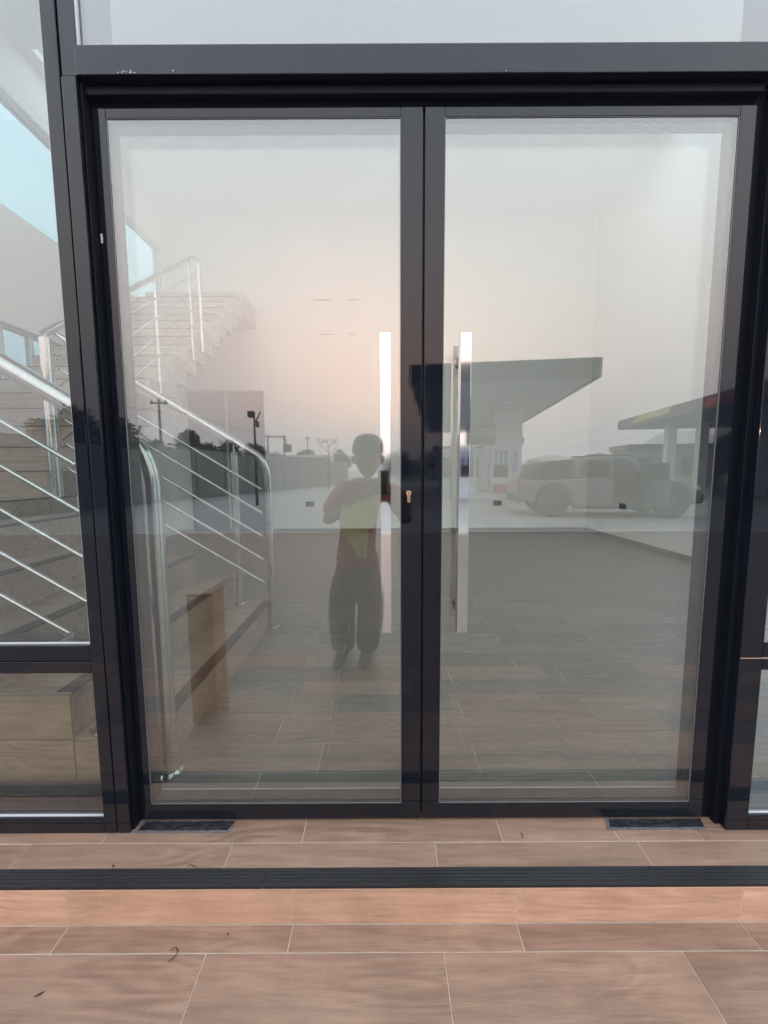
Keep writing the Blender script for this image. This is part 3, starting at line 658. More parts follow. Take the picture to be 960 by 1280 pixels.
# pumps
isl = MB(C1).box(1.6, 5.9, 5.3, 9.6, GZ-.02, GZ+.14).build('pump_island', M['clad'], None, bevel=.03); tag(isl, 'raised white pump island under the larger canopy', 'island')
def pump(u, v, label):
    p = thing('fuel_pump', label, 'fuel pump', place1(u, v), 'fuel pumps on the island')
    z = GZ+.14
    MB(C1).box(u-.5, u+.5, v-.3, v+.3, z, z+.95).build('cabinet', M['clad'], p, bevel=.03)
    MB(C1).box(u-.42, u+.42, v-.312, v-.3005, z+.1, z+.6).build('lower_panel', M['red'] if u > 4 else M['clad'], p)
    MB(C1).box(u-.5, u-.38, v-.2, v+.2, z+.9505, z+2.35).build('side_post', M['clad'], p); MB(C1).box(u+.38, u+.5, v-.2, v+.2, z+.9505, z+2.35).build('side_post', M['clad'], p)
    MB(C1).box(u-.378, u+.378, v-.15, v+.15, z+.9505, z+1.6).build('display_box', M['carglass'], p)
    MB(C1).box(u-.5, u+.5, v-.25, v+.25, z+2.3505, z+2.62).build('header', M['clad'], p, bevel=.03)
    for k in range(3): MB(C1).box(u-.30+k*.24, u-.2+k*.24, v-.17, v-.1505, z+1.62, z+2.33).build('stripe', M['blue'], p)
    for k in (-1, 1): MB(C1).tube([(u+k*.52, v-.2, z+.7), (u+k*.62, v-.25, z+.4), (u+k*.66, v-.22, z+1.3), (u+k*.5, v-.2, z+1.9)], .025, 8).build('hose', M['trim'], p, smooth=True)
pump(4.35, 6.3, 'white and blue striped fuel pump with red lower panel beside the white column')
pump(2.6, 6.6, 'white fuel pump with white lower panel, left one on the pump island')
bn = thing('litter_bin', 'small red bin standing by the fuel pump', 'bin', place1(4.9, 4.9))
MB(C1).prism([(4.72, GZ+.0), (5.08, GZ+.0), (5.12, GZ+.6), (4.68, GZ+.6)], 4.7, 5.05, 'y').build('bin_body', M['red'], bn); MB(C1).box(4.66, 5.14, 4.68, 5.07, GZ+.6005, GZ+.68).build('lid', M['trim'], bn, bevel=.02)
# kiosk
kk = thing('kiosk', 'low white kiosk with dark windows under the far end of the canopy', 'kiosk', place1(3, 17))
MB(C1).box(.9, 4.1, 15, 18.5, GZ, 2.95).build('wall', M['clad'], kk)
MB(C1).box(.7, 4.3, 14.8, 18.7, 2.9505, 3.15).build('roof', M['fascia_grey'], kk)
for u in (1.2, 2.2, 3.2): MB(C1).box(u, u+.75, 14.97, 14.999, .8, 2.3).build('window', M['carglass'], kk)

# canopy 2
def C2(v):
    X = 19.3+ux.x*v.x+uy_.x*v.y; D = 33.8+ux.y*v.x+uy_.y*v.y
    x, y_ = W(X, D); return Vector((x, y_, v.z))
c2 = thing('station_canopy', 'second canopy with yellow and red fascia panels behind the pickup, at the right', 'canopy', C2(Vector((5, -8, 0))))
LEN = 20
MB(C2).box(0, 14, -.12, 0, zs-.0, zt).build('fascia', M['fascia_grey'], c2)
MB(C2).box(0, .12, -LEN, -.1205, zs, zt).build('fascia', M['fascia_grey'], c2)
MB(C2).box(0, 14, -LEN-.12, -LEN-.0005, zs, zt).build('fascia', M['fascia_grey'], c2)
MB(C2).box(.121, 14, -LEN, -.121, zs+.06, zs+.12).build('soffit', M['soffit'], c2)
MB(C2).prism([(-2.6, zs+.22), (-7.6, zs+.30), (-7.9, zt+.005), (-3.6, zt+.005)], -.03, -.001, 'x').build('yellow_panel', M['yellow'], c2)
MB(C2).box(-.03, -.001, -15, -11.2, zs+.1, zt-.15).build('red_panel', M['red'], c2)
for u, v in ((2.2, -3.6), (4.3, -3.6), (2.2, -12), (7.5, -3.6)):
    MB(C2).box(u-.3, u+.3, v-.3, v+.3, GZ, zs+.06).build('column', M['clad'], c2, bevel=.03)
k2 = thing('kiosk', 'small dark-windowed shop between the columns of the second canopy', 'kiosk', C2(Vector((3, 2, 0))))
MB(C2).box(1.6, 9, 1.5, 5, GZ, 3.0).build('wall', M['bldg'], k2); MB(C2).box(1.4, 9.2, 1.3, 5.2, 3.0005, 3.5).build('roof', M['fascia_grey'], k2)
for u in (2.2, 4, 5.8): MB(C2).box(u, u+1.2, 1.47, 1.499, .8, 2.4).build('window', M['carglass'], k2)

# ------------------------------------------------------------------ pickup
PD = 12.3
YN = -(PD-1.345)
PX0 = (648-480)/505*PD
def PV(v):   # (u along the truck, y towards the building, z)
    vv_ = YN-v.y; X = PX0+.9903*v.x+.1392*vv_; D = PD-.1392*v.x+.9903*vv_; x, y_ = W(X, D); return Vector((x, y_, v.z))
def PK(px, py):   # side profile point on the pickup's near side, (u, z)
    s_ = (px-480)/505; u = (s_*PD-PX0)/(.9903+.1392*s_)
    return (u, CAMH-(py-590)/505*(PD-.1392*u))
pk = thing('pickup_truck', 'silver double-cab pickup with front door open, parked on the forecourt beside the canopy', 'pickup', tuple(PV(Vector((2.9, YN-1.0, GZ)))))
def prof(pts): return [PK(*p) for p in pts]
WR = 20/505*PD
def archpts(cx, cy, r, a0=180, a1=360, n=10):
    return [(cx+r*math.cos(R(a0+(a1-a0)*k/n)), cy+r*math.sin(R(a0+(a1-a0)*k/n))) for k in range(n+1)]
lower = [(649, 601), (718, 600), (812, 600), (822, 599), (852, 600), (872, 607), (879, 618), (878, 630), (866, 632)] + \
        [(cx, cy) for cx, cy in reversed(archpts(843, 628, 23))] + [(818, 635), (718, 635)] + [(cx, cy) for cx, cy in reversed(archpts(693, 627, 23))] + [(668, 630), (652, 626), (647, 620)]
MB(PV).prism(prof(lower), YN-1.98, YN-.02, 'y').build('body', M['silver'], pk, bevel=.04)
cab = [(717, 600), (721, 582), (730, 574), (742, 572), (785, 572), (796, 577), (812, 598), (813, 600)]
MB(PV).prism(prof(cab), YN-1.82, YN-.12, 'y').build('cab', M['silver'], pk, bevel=.06)
canp = [(660, 600), (672, 583), (690, 577), (716, 575), (719, 600)]
MB(PV).prism(prof(canp), YN-1.85, YN-.10, 'y').build('bed_cover', M['trim'], pk, bevel=.04)
MB(PV).prism(prof([(669, 598), (677, 586), (692, 581), (714, 579), (714, 598)]), YN-.104, YN-.088, 'y').build('bed_cover_window', M['carglass'], pk)
for w_ in ([(724, 597), (728, 580), (736, 577), (763, 577), (764, 597)],):
    MB(PV).prism(prof(w_), YN-.125, YN-.105, 'y').build('side_window', M['carglass'], pk)
# open front doorway: dark cabin with seat, door swung out
dwy = MB(PV).prism(prof([(768, 632), (768, 577), (786, 576), (806, 598), (806, 632)]), YN-.50, YN-.005, 'y').build('doorway', M['trim'], pk)
MB(PV).prism(prof([(772, 622), (774, 596), (779, 585), (784, 596), (787, 610), (797, 612), (798, 622)]), YN-.004, YN+.02, 'y').build('seat', M['carglass'], pk, bevel=.02)
x_h, z_ = PK(807, 600); x2, z0_ = PK(806, 632)
dd_ = MB(lambda v: PV(Vector((x_h+v.x*.18-v.y, YN+v.x*.98, v.z)))); dd_.box(0, .95, -.03, .03, z0_, z_); od = dd_.build('open_door', M['silver'], pk, bevel=.01)
MB(lambda v: PV(Vector((x_h+v.x*.18-v.y, YN+v.x*.98, v.z)))).prism([(.05, z_+.0), (.15, z_+.42), (.85, z_+.45), (.92, z_+.0)], -.02, .02, 'y').build('door_window', M['carglass'], od)
MB(PV).prism(prof([(742, 600.5), (743, 600.5), (743, 632), (742, 632)]), YN-.021, YN-.012, 'y').build('door_seam', M['trim'], pk)
MB(PV).prism(prof([(717.5, 601), (718.3, 601), (718.3, 634), (717.5, 634)]), YN-.021, YN-.012, 'y').build('door_seam', M['trim'], pk)
MB(PV).prism(prof([(722, 605), (731, 605), (731, 607), (722, 607)]), YN-.021, YN+.02, 'y').build('door_handle', M['trim'], pk)
MB(PV).prism(prof([(735, 571.6), (736, 569), (793, 569), (794, 571.6)]), YN-.32, YN-.27, 'y').build('roof_rail', M['trim'], pk)
MB(PV).prism(prof([(735, 571.6), (736, 569), (793, 569), (794, 571.6)]), YN-1.7, YN-1.65, 'y').build('roof_rail', M['trim'], pk)
MB(PV).prism(prof([(718, 633), (816, 633), (816, 637.5), (718, 637.5)]), YN-.12, YN+.06, 'y').build('side_step', M['trim'], pk)
MB(PV).prism(prof([(644, 620), (652, 618), (656, 628), (648, 630)]), YN-1.95, YN-.05, 'y').build('rear_bumper', M['trim'], pk, bevel=.02)
MB(PV).prism(prof([(868, 620), (882, 619), (881, 631), (868, 632)]), YN-1.97, YN-.03, 'y').build('front_bumper', M['trim'], pk, bevel=.03)
MB(PV).prism(prof([(648, 602), (652, 602), (652, 614), (648.5, 614)]), YN-.3, YN-.012, 'y').build('tail_light', M['lampred'], pk)
MB(PV).prism(prof([(866, 605.5), (874.5, 610), (877.5, 615), (868, 613)]), YN-.4, YN-.012, 'y').build('headlight', M['lampclear'], pk)
for cx in (693, 843):
    for yy, n_ in ((YN-.27, 1), (YN-1.98, -1)):
        X_, Z_ = PK(cx, 0)[0], GZ+WR+.005
        t = MB(PV).lathe([(WR*.62, 0), (WR*.93, .0), (WR, .03), (WR, .22), (WR*.93, .25), (WR*.62, .25)], (X_, yy, Z_), 'y', 28).build('wheel', M['tyre'], pk, smooth=True)
        f = MB(PV); f.lathe([(WR*.56, .235), (WR*.54, .244), (WR*.15, .225), (.01, .23)], (X_, yy, Z_), 'y', 24)
        f.build('rim', M['alloy'], t, smooth=True)
        for s_ in range(6):
            a = s_*math.pi/3; ca, sa = math.cos(a), math.sin(a)
            sp = MB(PV); sp.tube([(X_+ca*.05, yy+.25, Z_+sa*.05), (X_+ca*WR*.56, yy+.25, Z_+sa*WR*.56)], .03, 6); sp.build('spoke', M['alloy'], t)
x_m, z_m = PK(800, 597)
MB(PV).box(x_m-.1, x_m+.12, YN, YN+.22, z_m-.08, z_m+.14).build('mirror', M['trim'], pk, bevel=.02)

# ------------------------------------------------------------------ fence, poles, lamps
fn = thing('block_wall', 'long grey boundary wall of panels and posts behind the forecourt at left', 'wall', (*W(-10, 22), GZ))
p0, p1 = Vector((-12.6, 9)), Vector((-4.4, 50)); seg = 16
dv = (p1-p0)/seg; dn = dv.normalized(); nn = Vector((dn.y, -dn.x))
for k in range(seg):
    a, b = p0+dv*k, p0+dv*(k+1)
    def X_(v, a=a): X = a.x+dn.x*v.x+nn.x*v.y; D = a.y+dn.y*v.x+nn.y*v.y; x, y_ = W(X, D); return Vector((x, y_, v.z))
    ln = dv.length; h = 2.5+.12*math.sin(k*1.7)
    MB(X_).box(.13, ln-.13, -.05, .05, GZ-.05, h-.1).build('panel', M['fence'], fn)
    MB(X_).box(-.125, .125, -.11, .11, GZ-.05, h).build('post', M['fence'], fn)
def P(px, py, D): x, y_ = W((px-480)/505*D, D); return Vector((x, y_, CAMH+(590-py)/505*D))
# street lamp
D = 17; b = P(321, 650, D); top = P(321, 522, D)
sl_ = thing('street_lamp', 'black street lamp with small panel head, mirrored in the dark door', 'street lamp', (b.x, b.y, GZ))
MB().tube([(b.x, b.y, GZ), (b.x, b.y, 2), (b.x, b.y, top.z)], [.06, .05, .035], 10).build('pole', M['pole'], sl_, smooth=True)
MB().box(top.x-.26, top.x+.02, top.y-.10, top.y+.10, top.z-.02, top.z+.24, .03).build('lamp_head', M['pole'], sl_)
MB().tube([(top.x, top.y, top.z-.25), (top.x+.14, top.y, top.z-.05), (top.x+.27, top.y, top.z+.22)], .03, 6).build('arm', M['pole'], sl_)
MB().box(top.x+.10, top.x+.16, top.y-.15, top.y+.15, top.z-.42, top.z-.18).build('control_box', M['pole'], sl_)
# utility pole with crossarm
D = 30; b = P(205, 600, D); top = P(205, 500, D)
up_ = thing('utility_pole', 'thin utility pole with a short crossarm above the left railing', 'utility pole', (b.x, b.y, GZ))
MB().tube([(b.x, b.y, GZ), (top.x, top.y, top.z)], [.12, .08], 8).build('pole', M['pole'], up_, smooth=True)
MB().box(top.x-.6, top.x+.6, top.y-.06, top.y+.06, top.z-.34, top.z-.22).build('crossarm', M['pole'], up_)
for k in (-.5, .5): MB().tube([(top.x+k, top.y, top.z-.22), (top.x+k, top.y, top.z-.02)], .05, 6).build('insulator', M['pole'], up_)
# transformer frame
D = 55
tf = thing('transformer_frame', 'two-pole transformer frame standing beyond the boundary wall', 'transformer', (*P(348, 0, D).xy, GZ))
for px in (337, 357):
    q = P(px, 544, D); MB().tube([(q.x, q.y, GZ), tuple(q)], .10, 8).build('pole', M['pole'], tf)
a, b2 = P(334, 546, D), P(360, 546, D); MB().tube([a, b2], .10, 6).build('crossarm', M['pole'], tf)
q = P(361, 560, D); MB().box(q.x-.5, q.x+.5, q.y-.4, q.y+.4, q.z-.5, q.z+.5).build('transformer_box', M['pole'], tf); MB().tube([P(357, 546, D), P(361, 557, D)], .1, 6).build('brace', M['pole'], tf)
for i, (px, py, D) in enumerate(((386, 545, 70), (645, 568, 70), (747, 566, 80))):
    q = P(px, py, D); t = thing('utility_pole', ('far utility pole left of the photographer', 'short far utility pole just right of the white column', 'far utility pole behind the pickup roof')[i], 'utility pole', (q.x, q.y, GZ), 'far utility poles')
    MB().tube([(q.x, q.y, GZ), tuple(q)], .09, 6).build('pole', M['pole'], t); MB().box(q.x-.7, q.x+.7, q.y-.05, q.y+.05, q.z-.5, q.z-.38).build('crossarm', M['pole'], t)
def wire(a, b, sag, r=.018):
    pts = [a.lerp(b, k/14)-Vector((0, 0, sag*4*(k/14)*(1-k/14))) for k in range(15)]
    return tag(MB().tube(pts, r, 5).build('power_line', M['pole']), None, 'cable', 'power lines against the sky')
for i, (a, b) in enumerate(((P(600, 556, 60), P(900, 508, 60)), (P(600, 572, 60), P(900, 530, 60)), (P(150, 500, 30), P(205, 507, 30)), (P(205, 507, 30), P(420, 560, 70)))):
    o = wire(a, b, .5, .014)
    o['label'] = ('upper thin power line over the pickup', 'lower thin power line over the pickup', 'power line running left from the crossarm pole', 'power line running right from the crossarm pole')[i]

# ------------------------------------------------------------------ trees, bushes, hills
def crown(mb, c, rx, rz, n, s, rnd):
    for _ in range(n):
        while True:
            p = Vector((rnd.uniform(-1, 1), rnd.uniform(-1, 1), rnd.uniform(-1, 1)))
            if .25 < p.length < 1: break
        q = Vector((c[0]+p.x*rx, c[1]+p.y*rx, c[2]+p.z*rz))
        a = Vector((rnd.uniform(-1, 1), rnd.uniform(-1, 1), rnd.uniform(-1, 1))).normalized(); b = a.orthogonal().normalized(); k = s*rnd.uniform(.6, 1.4)
        mb.add([q, q+a*k+b*k*.35, q+a*k*1.7, q+a*k-b*k*.35], [(0, 1, 2, 3)])
def tree(px, ptop, D, wpx, label, kind='leaf', n=900, seed=0, name='tree'):
    rnd = random.Random(seed); top = P(px, ptop, D); rx = wpx/505*D/2; h = top.z-GZ
    t = thing(name, label, 'tree', (top.x, top.y, GZ), 'trees beyond the forecourt')
    trk = MB().tube([(top.x, top.y, GZ-.05), (top.x+.05*h, top.y, GZ+h*.35), (top.x, top.y, GZ+h*.75)], [h*.035, h*.025, h*.01], 8)
    for k in range(5):
        a = k*1.3+rnd.random(); trk.tube([(top.x+.03*h, top.y, GZ+h*(.3+.06*k)), (top.x+math.cos(a)*rx*.7, top.y+math.sin(a)*rx*.7, GZ+h*(.55+.06*k))], [h*.015, h*.005], 5)
    trk.build('trunk', M['bark'], t)
    mb = MB()
    for k in range(8):
        a = rnd.uniform(0, 6.28); rr = rnd.uniform(.1, .6)*rx
        zz = GZ+h*rnd.uniform(.30, .78)
        crown(mb, (top.x+math.cos(a)*rr, top.y+math.sin(a)*rr, zz), rx*rnd.uniform(.4, .6), h*.20, n//8, h*.05, rnd)
    crown(mb, (top.x, top.y, GZ+h*.82), rx*.5, h*.16, n//6, h*.04, rnd)
    mb.build('crown', M[kind], t)
specs = [(150, 520, 34, 60, 'broad dark tree at the far left, partly behind the frame'), (195, 548, 38, 50, 'dark bushy tree below the utility pole'),
         (240, 535, 30, 36, 'tall feathery tree left of the dark door'), (262, 552, 33, 40, 'dark tree at the left edge of the mirrored door panel'), (290, 549, 36, 44, 'dark rounded tree left of the street lamp'),
         (318, 553, 40, 44, 'dark tree right behind the street lamp'), (345, 563, 52, 40, 'low dark tree beside the transformer frame'), (385, 560, 75, 40, 'far rounded tree left of the photographer'),
         (425, 561, 80, 34, 'far dark tree above the end of the boundary wall'), (500, 563, 60, 60, 'dark tree mirrored in the middle door stile'), (545, 561, 62, 60, 'dark tree mirrored between the two door leaves'),
         (100, 505, 26, 50, 'tall dark tree mirrored in the left frame post'), (60, 520, 30, 60, 'dark tree at the extreme left edge'),
         (668, 574, 62, 50, 'low olive bushy tree right of the white column'), (700, 576, 60, 50, 'low olive tree behind the pickup bed'), (815, 572, 70, 46, 'low olive tree behind the pickup bonnet'), (915, 540, 40, 60, 'dark tree at the right beyond the second canopy'), (965, 545, 38, 70, 'dark tree at the extreme right edge')]
for i, (px, pt, D, wp, lb) in enumerate(specs): tree(px, pt, D, wp, lb, 'leaf2' if 600 < px < 850 else 'leaf', 2600 if D < 45 else 1500, i+5)
# bare tree left of the person
D = 32; q = P(411, 550, D); rnd = random.Random(4)
t = thing('bare_tree', 'thin bare sapling with sparse twigs left of the photographer', 'tree', (q.x, q.y, GZ)); mb = MB().tube([(q.x, q.y, GZ), (q.x+.05, q.y, 1.5), tuple(q)], [.07, .05, .02], 6)
for k in range(9):
    z = .8+k*.3; s = (-1)**k; mb.tube([(q.x, q.y, z), (q.x+s*.4, q.y+rnd.uniform(-.3, .3), z+.3), (q.x+s*.75, q.y, z+.75)], [.03, .02, .012], 5)
mb.build('trunk', M['bark'], t); mb = MB(); crown(mb, (q.x-.5, q.y, q.z-.1), .45, .25, 40, .09, rnd); crown(mb, (q.x+.5, q.y, q.z-.1), .45, .25, 30, .09, rnd); mb.build('crown', M['leaf'], t)
# low buildings behind the wall
for i, (pa, pb, pt, D, lb) in enumerate(((352, 408, 571, 62, 'low grey building with a pale roof line behind the boundary wall'), (478, 560, 578, 70, 'low grey building mirrored in the middle door stiles'))):
    a, b = P(pa, pt, D), P(pb, pt, D); t = thing('low_building', lb, 'building', ((a.x+b.x)/2, a.y, GZ), 'low buildings beyond the wall')
    MB().box(a.x, b.x, a.y-6, a.y, GZ, a.z).build('wall', M['bldg'], t); MB().box(a.x-.4, b.x+.4, a.y-6.4, a.y+.4, a.z+.0005, a.z+.3).build('roof', M['clad'], t)
    for k in range(4): xx_ = a.x+(b.x-a.x)*(k+.3)/4; MB().box(xx_, xx_+1.2, a.y+.0005, a.y+.03, .8, 2).build('window', M['carglass'], t)
# hills: ring of ridge
def ridge(D0, hfun, name):
    n = 160; vs = []; 
    for i in range(n+1):
        th = 2*math.pi*i/n
        h = hfun(th)
        for r_, z in ((D0, GZ-.5), (D0+60, h*.55), (D0+120, h), (D0+260, h*.6), (D0+400, GZ-.5)): vs.append((math.sin(th)*r_, -math.cos(th)*r_, z))
    fs = [(i*5+j, (i+1)*5+j, (i+1)*5+j+1, i*5+j+1) for i in range(n) for j in range(4)]
    m = MB(); m.add(vs, fs); tag(m.build(name, M['hill'], None, smooth=True), kind='structure')
def hf(th):
    d = (math.degrees(th)+180) % 360-180
    z = 10+5*math.sin(d*.21)+3*math.sin(d*.63+1)+1.6*math.sin(d*1.7)
    z += 16*math.exp(-((d-24)/5)**2)+34*math.exp(-((d-36)/4.2)**2)+20*math.exp(-((d+60)/20)**2)
    return z
ridge(420, hf, 'hills')

# ------------------------------------------------------------------ the photographer
PX, PY = -.112, CAMY-.19          # body centre
pe = thing('person', 'photographer in red shirt, dark cap and khaki trousers with yellow cloth, holding up a phone', 'person', (PX, PY, -.126))
def sk_init(name, verts, edges, radii, m, parent, sub=2, root=0):
    # adds the skin layer through bmesh first
    me = bpy.data.meshes.new(name); org = ORG[pe]
    me.from_pydata([Vector(v)-org for v in verts], edges, [])
    bm = bmesh.new(); bm.from_mesh(me); lay = bm.verts.layers.skin.verify(); bm.verts.ensure_lookup_table()
    for i, v in enumerate(bm.verts):
        r_ = radii[i]; v[lay].radius = r_ if isinstance(r_, tuple) else (r_, r_); v[lay].use_root = (i == root)
    bm.to_mesh(me); bm.free()
    o = bpy.data.objects.new(name, me); link(o, parent)
    md = o.modifiers.new('skin', 'SKIN'); md.use_smooth_shade = True
    sb = o.modifiers.new('sub', 'SUBSURF'); sb.levels = sb.render_levels = sub
    me.materials.append(m); return o
def pp(x, y, z): return (PX+x, PY+y, z)
# joints (x to the photograph's right, y towards the door)
sh = .185
J_ = dict(pel=pp(-.10, 0, .60), belly=pp(-.075, .01, .78), chest=pp(-.03, .0, 1.0), nb=pp(0, 0, 1.16), neck=pp(0, .01, 1.23),
          sl=pp(-sh, 0, 1.12), sr=pp(sh, 0, 1.12), el=pp(-.305, .02, .89), er=pp(.27, .02, .89), wl=pp(-.055+.0, .175, 1.075), wr=pp(.165, .172, 1.09))
# body: one continuous surface: pelvis, torso, neck, arms, legs
bv = ['pel', 'belly', 'chest', 'nb', 'neck', 'sl', 'el', 'wl', 'sr', 'er', 'wr']
vv = [J_[k] for k in bv]; rr = [.115, .10, .10, .085, .078, .062, .045, .028, .062, .045, .028]
ee = [(0, 1), (1, 2), (2, 3), (3, 4), (3, 5), (5, 6), (6, 7), (3, 8), (8, 9), (9, 10)]
legs = [pp(-.185, 0, .52), pp(-.20, .02, .19), pp(-.19, -.01, -.03), pp(.01, 0, .52), pp(.005, .02, .19), pp(-.015, -.01, -.03)]
b0 = len(vv); vv += legs; rr += [.085, .055, .04, .085, .055, .04]; ee += [(0, b0), (b0, b0+1), (b0+1, b0+2), (0, b0+3), (b0+3, b0+4), (b0+4, b0+5)]
body = sk_init('body', vv, ee, rr, M['skin'], pe)
# hands: palm with four fingers and a thumb each, closed on the phone
phx, phy = .0, CAMY-.012
def hand(wrist, sgn, name):
    wv = Vector(wrist); palm = Vector((phx+sgn*.052+.0, phy-.016, wv.z+.012 if False else 1.165-.03))
    vs = [tuple(wv), tuple(wv.lerp(palm, .55)), tuple(palm)]; es = [(0, 1), (1, 2)]; rs = [.026, .030, .026]
    for k in range(4):
        z0 = palm.z+.030-.020*k; b = len(vs); ln = (.9, 1, .95, .8)[k]
        vs += [(palm.x+sgn*.004, palm.y+.012, z0), (palm.x-sgn*.004, phy+.017, z0+.003), (palm.x-sgn*.026*ln, phy+.016, z0+.004), (palm.x-sgn*.040*ln, phy+.012, z0+.003)]
        es += [(2, b), (b, b+1), (b+1, b+2), (b+2, b+3)]; rs += [.0095, .009, .0085, .007]
    b = len(vs)
    vs += [(palm.x-sgn*.008, palm.y-.016, palm.z-.01), (palm.x-sgn*.026, phy-.022, palm.z+.012), (palm.x-sgn*.036, phy-.020, palm.z+.034)]
    es += [(1, b), (b, b+1), (b+1, b+2)]; rs += [.012, .010, .008]
    return sk_init(name, vs, es, rs, M['skin'], body, 1)
hand(J_['wl'], -1, 'hand'); hand(J_['wr'], 1, 'hand')
# clothes
shv = [pp(-.03, 0, 1.02), pp(-.02, 0, 1.13), pp(-.075, .01, .84), pp(-.10, 0, .62), pp(-.10, 0, .555),
       J_['sl'], pp(-.245, .01, 1.02), pp(-.285, .015, .935), J_['sr'], pp(.225, .01, 1.02), pp(.26, .015, .94)]
sk_init('shirt', shv, [(0, 1), (0, 2), (2, 3), (3, 4), (1, 5), (5, 6), (6, 7), (1, 8), (8, 9), (9, 10)],
        [(.175, .135), (.13, .10), (.195, .14), (.21, .15), (.215, .155), (.085, .08), (.082, .078), (.080, .076), (.085, .08), (.082, .078), (.080, .076)], M['shirt'], body, 2)
trv = [pp(-.085, 0, .60), pp(-.09, 0, .50), pp(-.19, 0, .40), pp(-.205, .02, .19), pp(-.195, .0, .02), pp(-.195, -.005, -.075), pp(.012, 0, .40), pp(.005, .02, .19), pp(-.012, .0, .02), pp(-.016, -.005, -.075)]
sk_init('trousers', trv, [(0, 1), (1, 2), (2, 3), (3, 4), (4, 5), (1, 6), (6, 7), (7, 8), (8, 9)], [(.185, .14), (.185, .14), (.130, .12), .108, .098, .098, (.125, .12), .102, .094, .094], M['trouser'], body, 2)
for sx in (-.20, -.018):
    s = MB(); 
    prof_ = [(-.10, .035, .055), (-.05, .042, .085), (.02, .043, .075), (.09, .045, .05), (.15, .040, .04), (.175, .02, .025)]
    vs = []; fs = []; n = 12
    for (yy, hw, hh) in prof_:
        for k in range(n): a = 2*math.pi*k/n; vs.append(pp(sx+hw*math.cos(a)+(yy*.12*(-1 if sx < 0 else 1)), yy, -.126+max(0, hh*.5+hh*.55*math.sin(a))))
    for i in range(len(prof_)-1):
        for k in range(n): fs.append((i*n+k, i*n+(k+1) % n, (i+1)*n+(k+1) % n, (i+1)*n+k))
    fs += [tuple(range(n)), tuple(range((len(prof_)-1)*n, len(prof_)*n))]
    s.add(vs, fs); s.build('shoe', M['shoe'], body, smooth=True)
# head with face
HC = Vector(pp(.0, .03, 1.345))
bm = bmesh.new(); bmesh.ops.create_uvsphere(bm, u_segments=40, v_segments=28, radius=1)
for v in bm.verts:
    c = v.co.copy(); x, y_, z = c
    jaw = 1-.30*max(0, -z)**1.3
    nx, ny, nz = x*.094*jaw, y_*.104*(1-.12*max(0, -z)), z*.138
    f = max(0, y_)
    if f > .3:
        ny += .026*math.exp(-((x)/.16)**2-((z+.12)/.20)**2)*f            # nose
        ny += .008*math.exp(-((x)/.30)**2-((z+.50)/.07)**2)*f            # upper lip
        ny += .007*math.exp(-((x)/.26)**2-((z+.62)/.06)**2)*f            # lower lip
        ny -= .004*math.exp(-((x)/.30)**2-((z+.56)/.025)**2)*f
        ny += .010*math.exp(-((x)/.3)**2-((z+.85)/.12)**2)*f             # chin
        for s in (-1, 1): ny -= .013*math.exp(-((x-s*.38)/.17)**2-((z-.05)/.11)**2)*f    # eye sockets
        ny += .006*math.exp(-((z-.22)/.07)**2)*math.exp(-(x/.6)**4)*f    # brow
    v.co = (nx, ny, nz)
me = bpy.data.meshes.new('head')
for v in bm.verts: v.co += HC-ORG[pe]
bm.to_mesh(me); bm.free(); me.polygons.foreach_set('use_smooth', [True]*len(me.polygons)); me.materials.append(M['skin'])
hd = link(bpy.data.objects.new('head', me), body)
for s in (-1, 1):
    MB().lathe([(.002, -.012), (.010, -.008), (.0125, 0), (.010, .008), (.002, .012)], tuple(HC+Vector((s*.031, .078, .007))), 'y', 12).build('eye', M['eyewhite'], body, smooth=True)
    MB().lathe([(.005, .0), (.0045, .0015), (.001, .002)], tuple(HC+Vector((s*.031, .0895, .007))), 'y', 10).build('pupil', M['trim'], body, smooth=True)
    e = HC+Vector((s*.094, -.005, -.008)); MB().tube([e+Vector((0, 0, -.03)), e+Vector((s*.008, -.004, -.015)), e+Vector((s*.012, -.008, .008)), e+Vector((s*.006, -.004, .028))], [.006, .009, .011, .006], 8).build('ear', M['skin'], body, smooth=True)
# cap
vs = []; fs = []; n = 28
for j, (rr_, zz_) in enumerate(((1.06, .03), (1.08, .055), (1.07, .085), (.98, .12), (.78, .15), (.45, .168), (.12, .174))):
    for k in range(n): a = 2*math.pi*k/n; vs.append(tuple(HC+Vector((math.cos(a)*.101*rr_, math.sin(a)*.108*rr_-.004, zz_))))
for j in range(6):
    for k in range(n): fs.append((j*n+k, j*n+(k+1) % n, (j+1)*n+(k+1) % n, (j+1)*n+k))
fs += [tuple(range(n)), tuple(range(6*n, 7*n))]
cp = MB(); cp.add(vs, fs); cpo = cp.build('cap', M['cap'], body, smooth=True)
br = MB(); vs = []
for k in range(13):
    a = R(15+150*k/12); e = HC+Vector((math.cos(a)*.085, math.sin(a)*.10, .040)); o_ = HC+Vector((math.cos(a)*.088, math.sin(a)*.165, .030-.004*abs(math.cos(a))))
    vs += [tuple(e), tuple(o_), tuple(e+Vector((0, 0, -.005))), tuple(o_+Vector((0, 0, -.005)))]
fs = []
for k in range(12): a = 4*k; b = a+4; fs += [(a, b, b+1, a+1), (a+2, a+3, b+3, b+2), (a+1, b+1, b+3, a+3)]
br.add(vs, fs); br.build('peak', M['cap'], cpo, smooth=True)
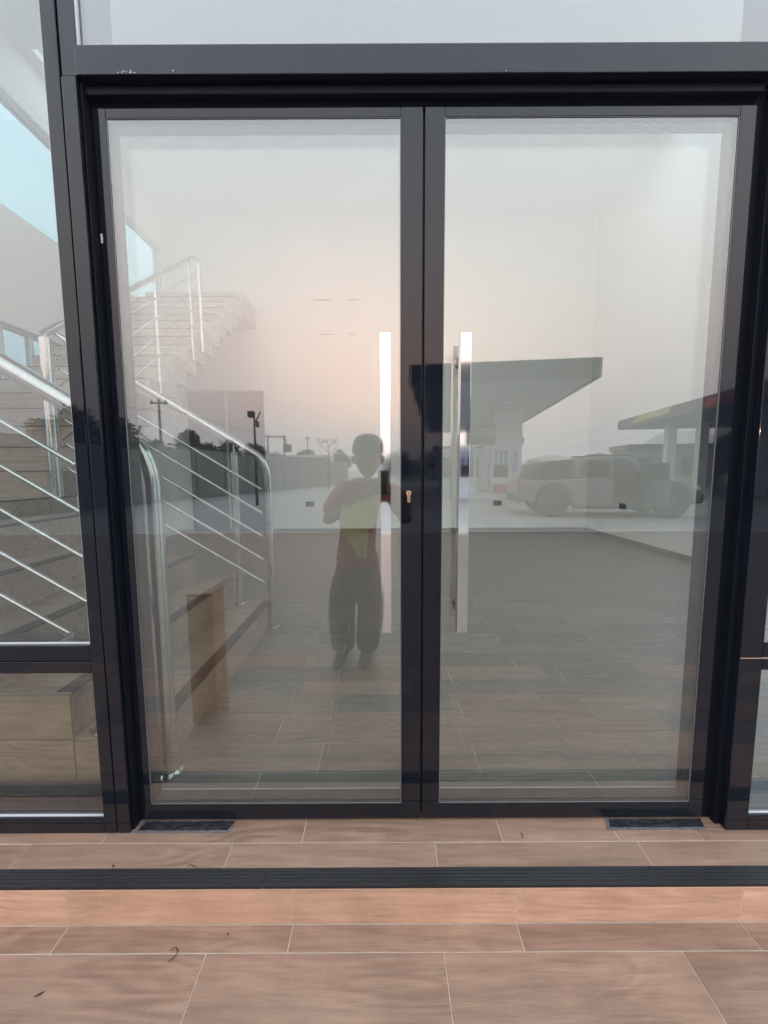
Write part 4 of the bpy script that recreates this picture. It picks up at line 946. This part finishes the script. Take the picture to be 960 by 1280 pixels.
# cloth hanging round the neck, two ends down the front
def strip(path, w, name):
    vs = []; fs = []
    for i, (x, y_, z) in enumerate(path):
        ww = w[i]; f = .010*math.sin(i*1.9)
        for u in range(5):
            t = u/4-.5; vs.append(pp(x+t*ww, y_+.010*math.cos(u*2.3+i)+f*.3, z))
        for u in range(5):
            t = u/4-.5; vs.append(pp(x+t*ww, y_-.014+.010*math.cos(u*2.3+i)+f*.3, z))
    for i in range(len(path)-1):
        a = i*10; b = a+10
        for u in range(4): fs += [(a+u, a+u+1, b+u+1, b+u), (a+5+u, b+5+u, b+6+u, a+6+u)]
        fs += [(a, b, b+5, a+5), (a+4, a+9, b+9, b+4)]
    fs += [(0, 1, 2, 3, 4, 9, 8, 7, 6, 5)]; e = (len(path)-1)*10; fs += [tuple(e+i for i in (0, 1, 2, 3, 4, 9, 8, 7, 6, 5))]
    m = MB(); m.add(vs, fs); m.build(name, M['towel'], body, smooth=True)
strip([(-.07, .06, 1.17), (-.075, .15, 1.11), (-.085, .185, 1.0), (-.09, .205, .90), (-.075, .21, .82), (-.05, .205, .74), (-.04, .20, .67)], [.08, .12, .19, .20, .16, .09, .06], 'neck_cloth')
strip([(.05, .06, 1.17), (.04, .15, 1.11), (.03, .18, 1.02), (.015, .195, .93), (.0, .20, .87)], [.06, .09, .10, .09, .05], 'neck_cloth')
# phone
ph = thing('phone', 'dark phone held upright in both hands of the photographer', 'phone', (phx, phy, 1.18))
MB().box(phx-.037, phx+.037, phy-.0045, phy+.0045, 1.105, 1.262).build('case', M['phone'], ph, bevel=.003)
MB().lathe([(.008, .0046), (.008, .0065), (.006, .0066)], (phx+.0, phy, 1.25), 'y', 16).build('lens', M['carglass'], ph, smooth=True)

# ------------------------------------------------------------------ dusk haze
m_, n_, l_, b_ = newmat('haze_air'); n_.remove(b_)
pv = n_.new('ShaderNodeVolumePrincipled'); pv.inputs['Density'].default_value = 0.0020; pv.inputs['Color'].default_value = (0.93, 0.92, 0.94, 1); pv.inputs['Anisotropy'].default_value = 0.2
l_.new(pv.outputs[0], n_['Material Output'].inputs['Volume'])
hz = boxo('haze', (-950, 950, -950, 950, GZ-2.5, 75), m_); tag(hz, kind='stuff')
scene.cycles.volume_bounces = 1
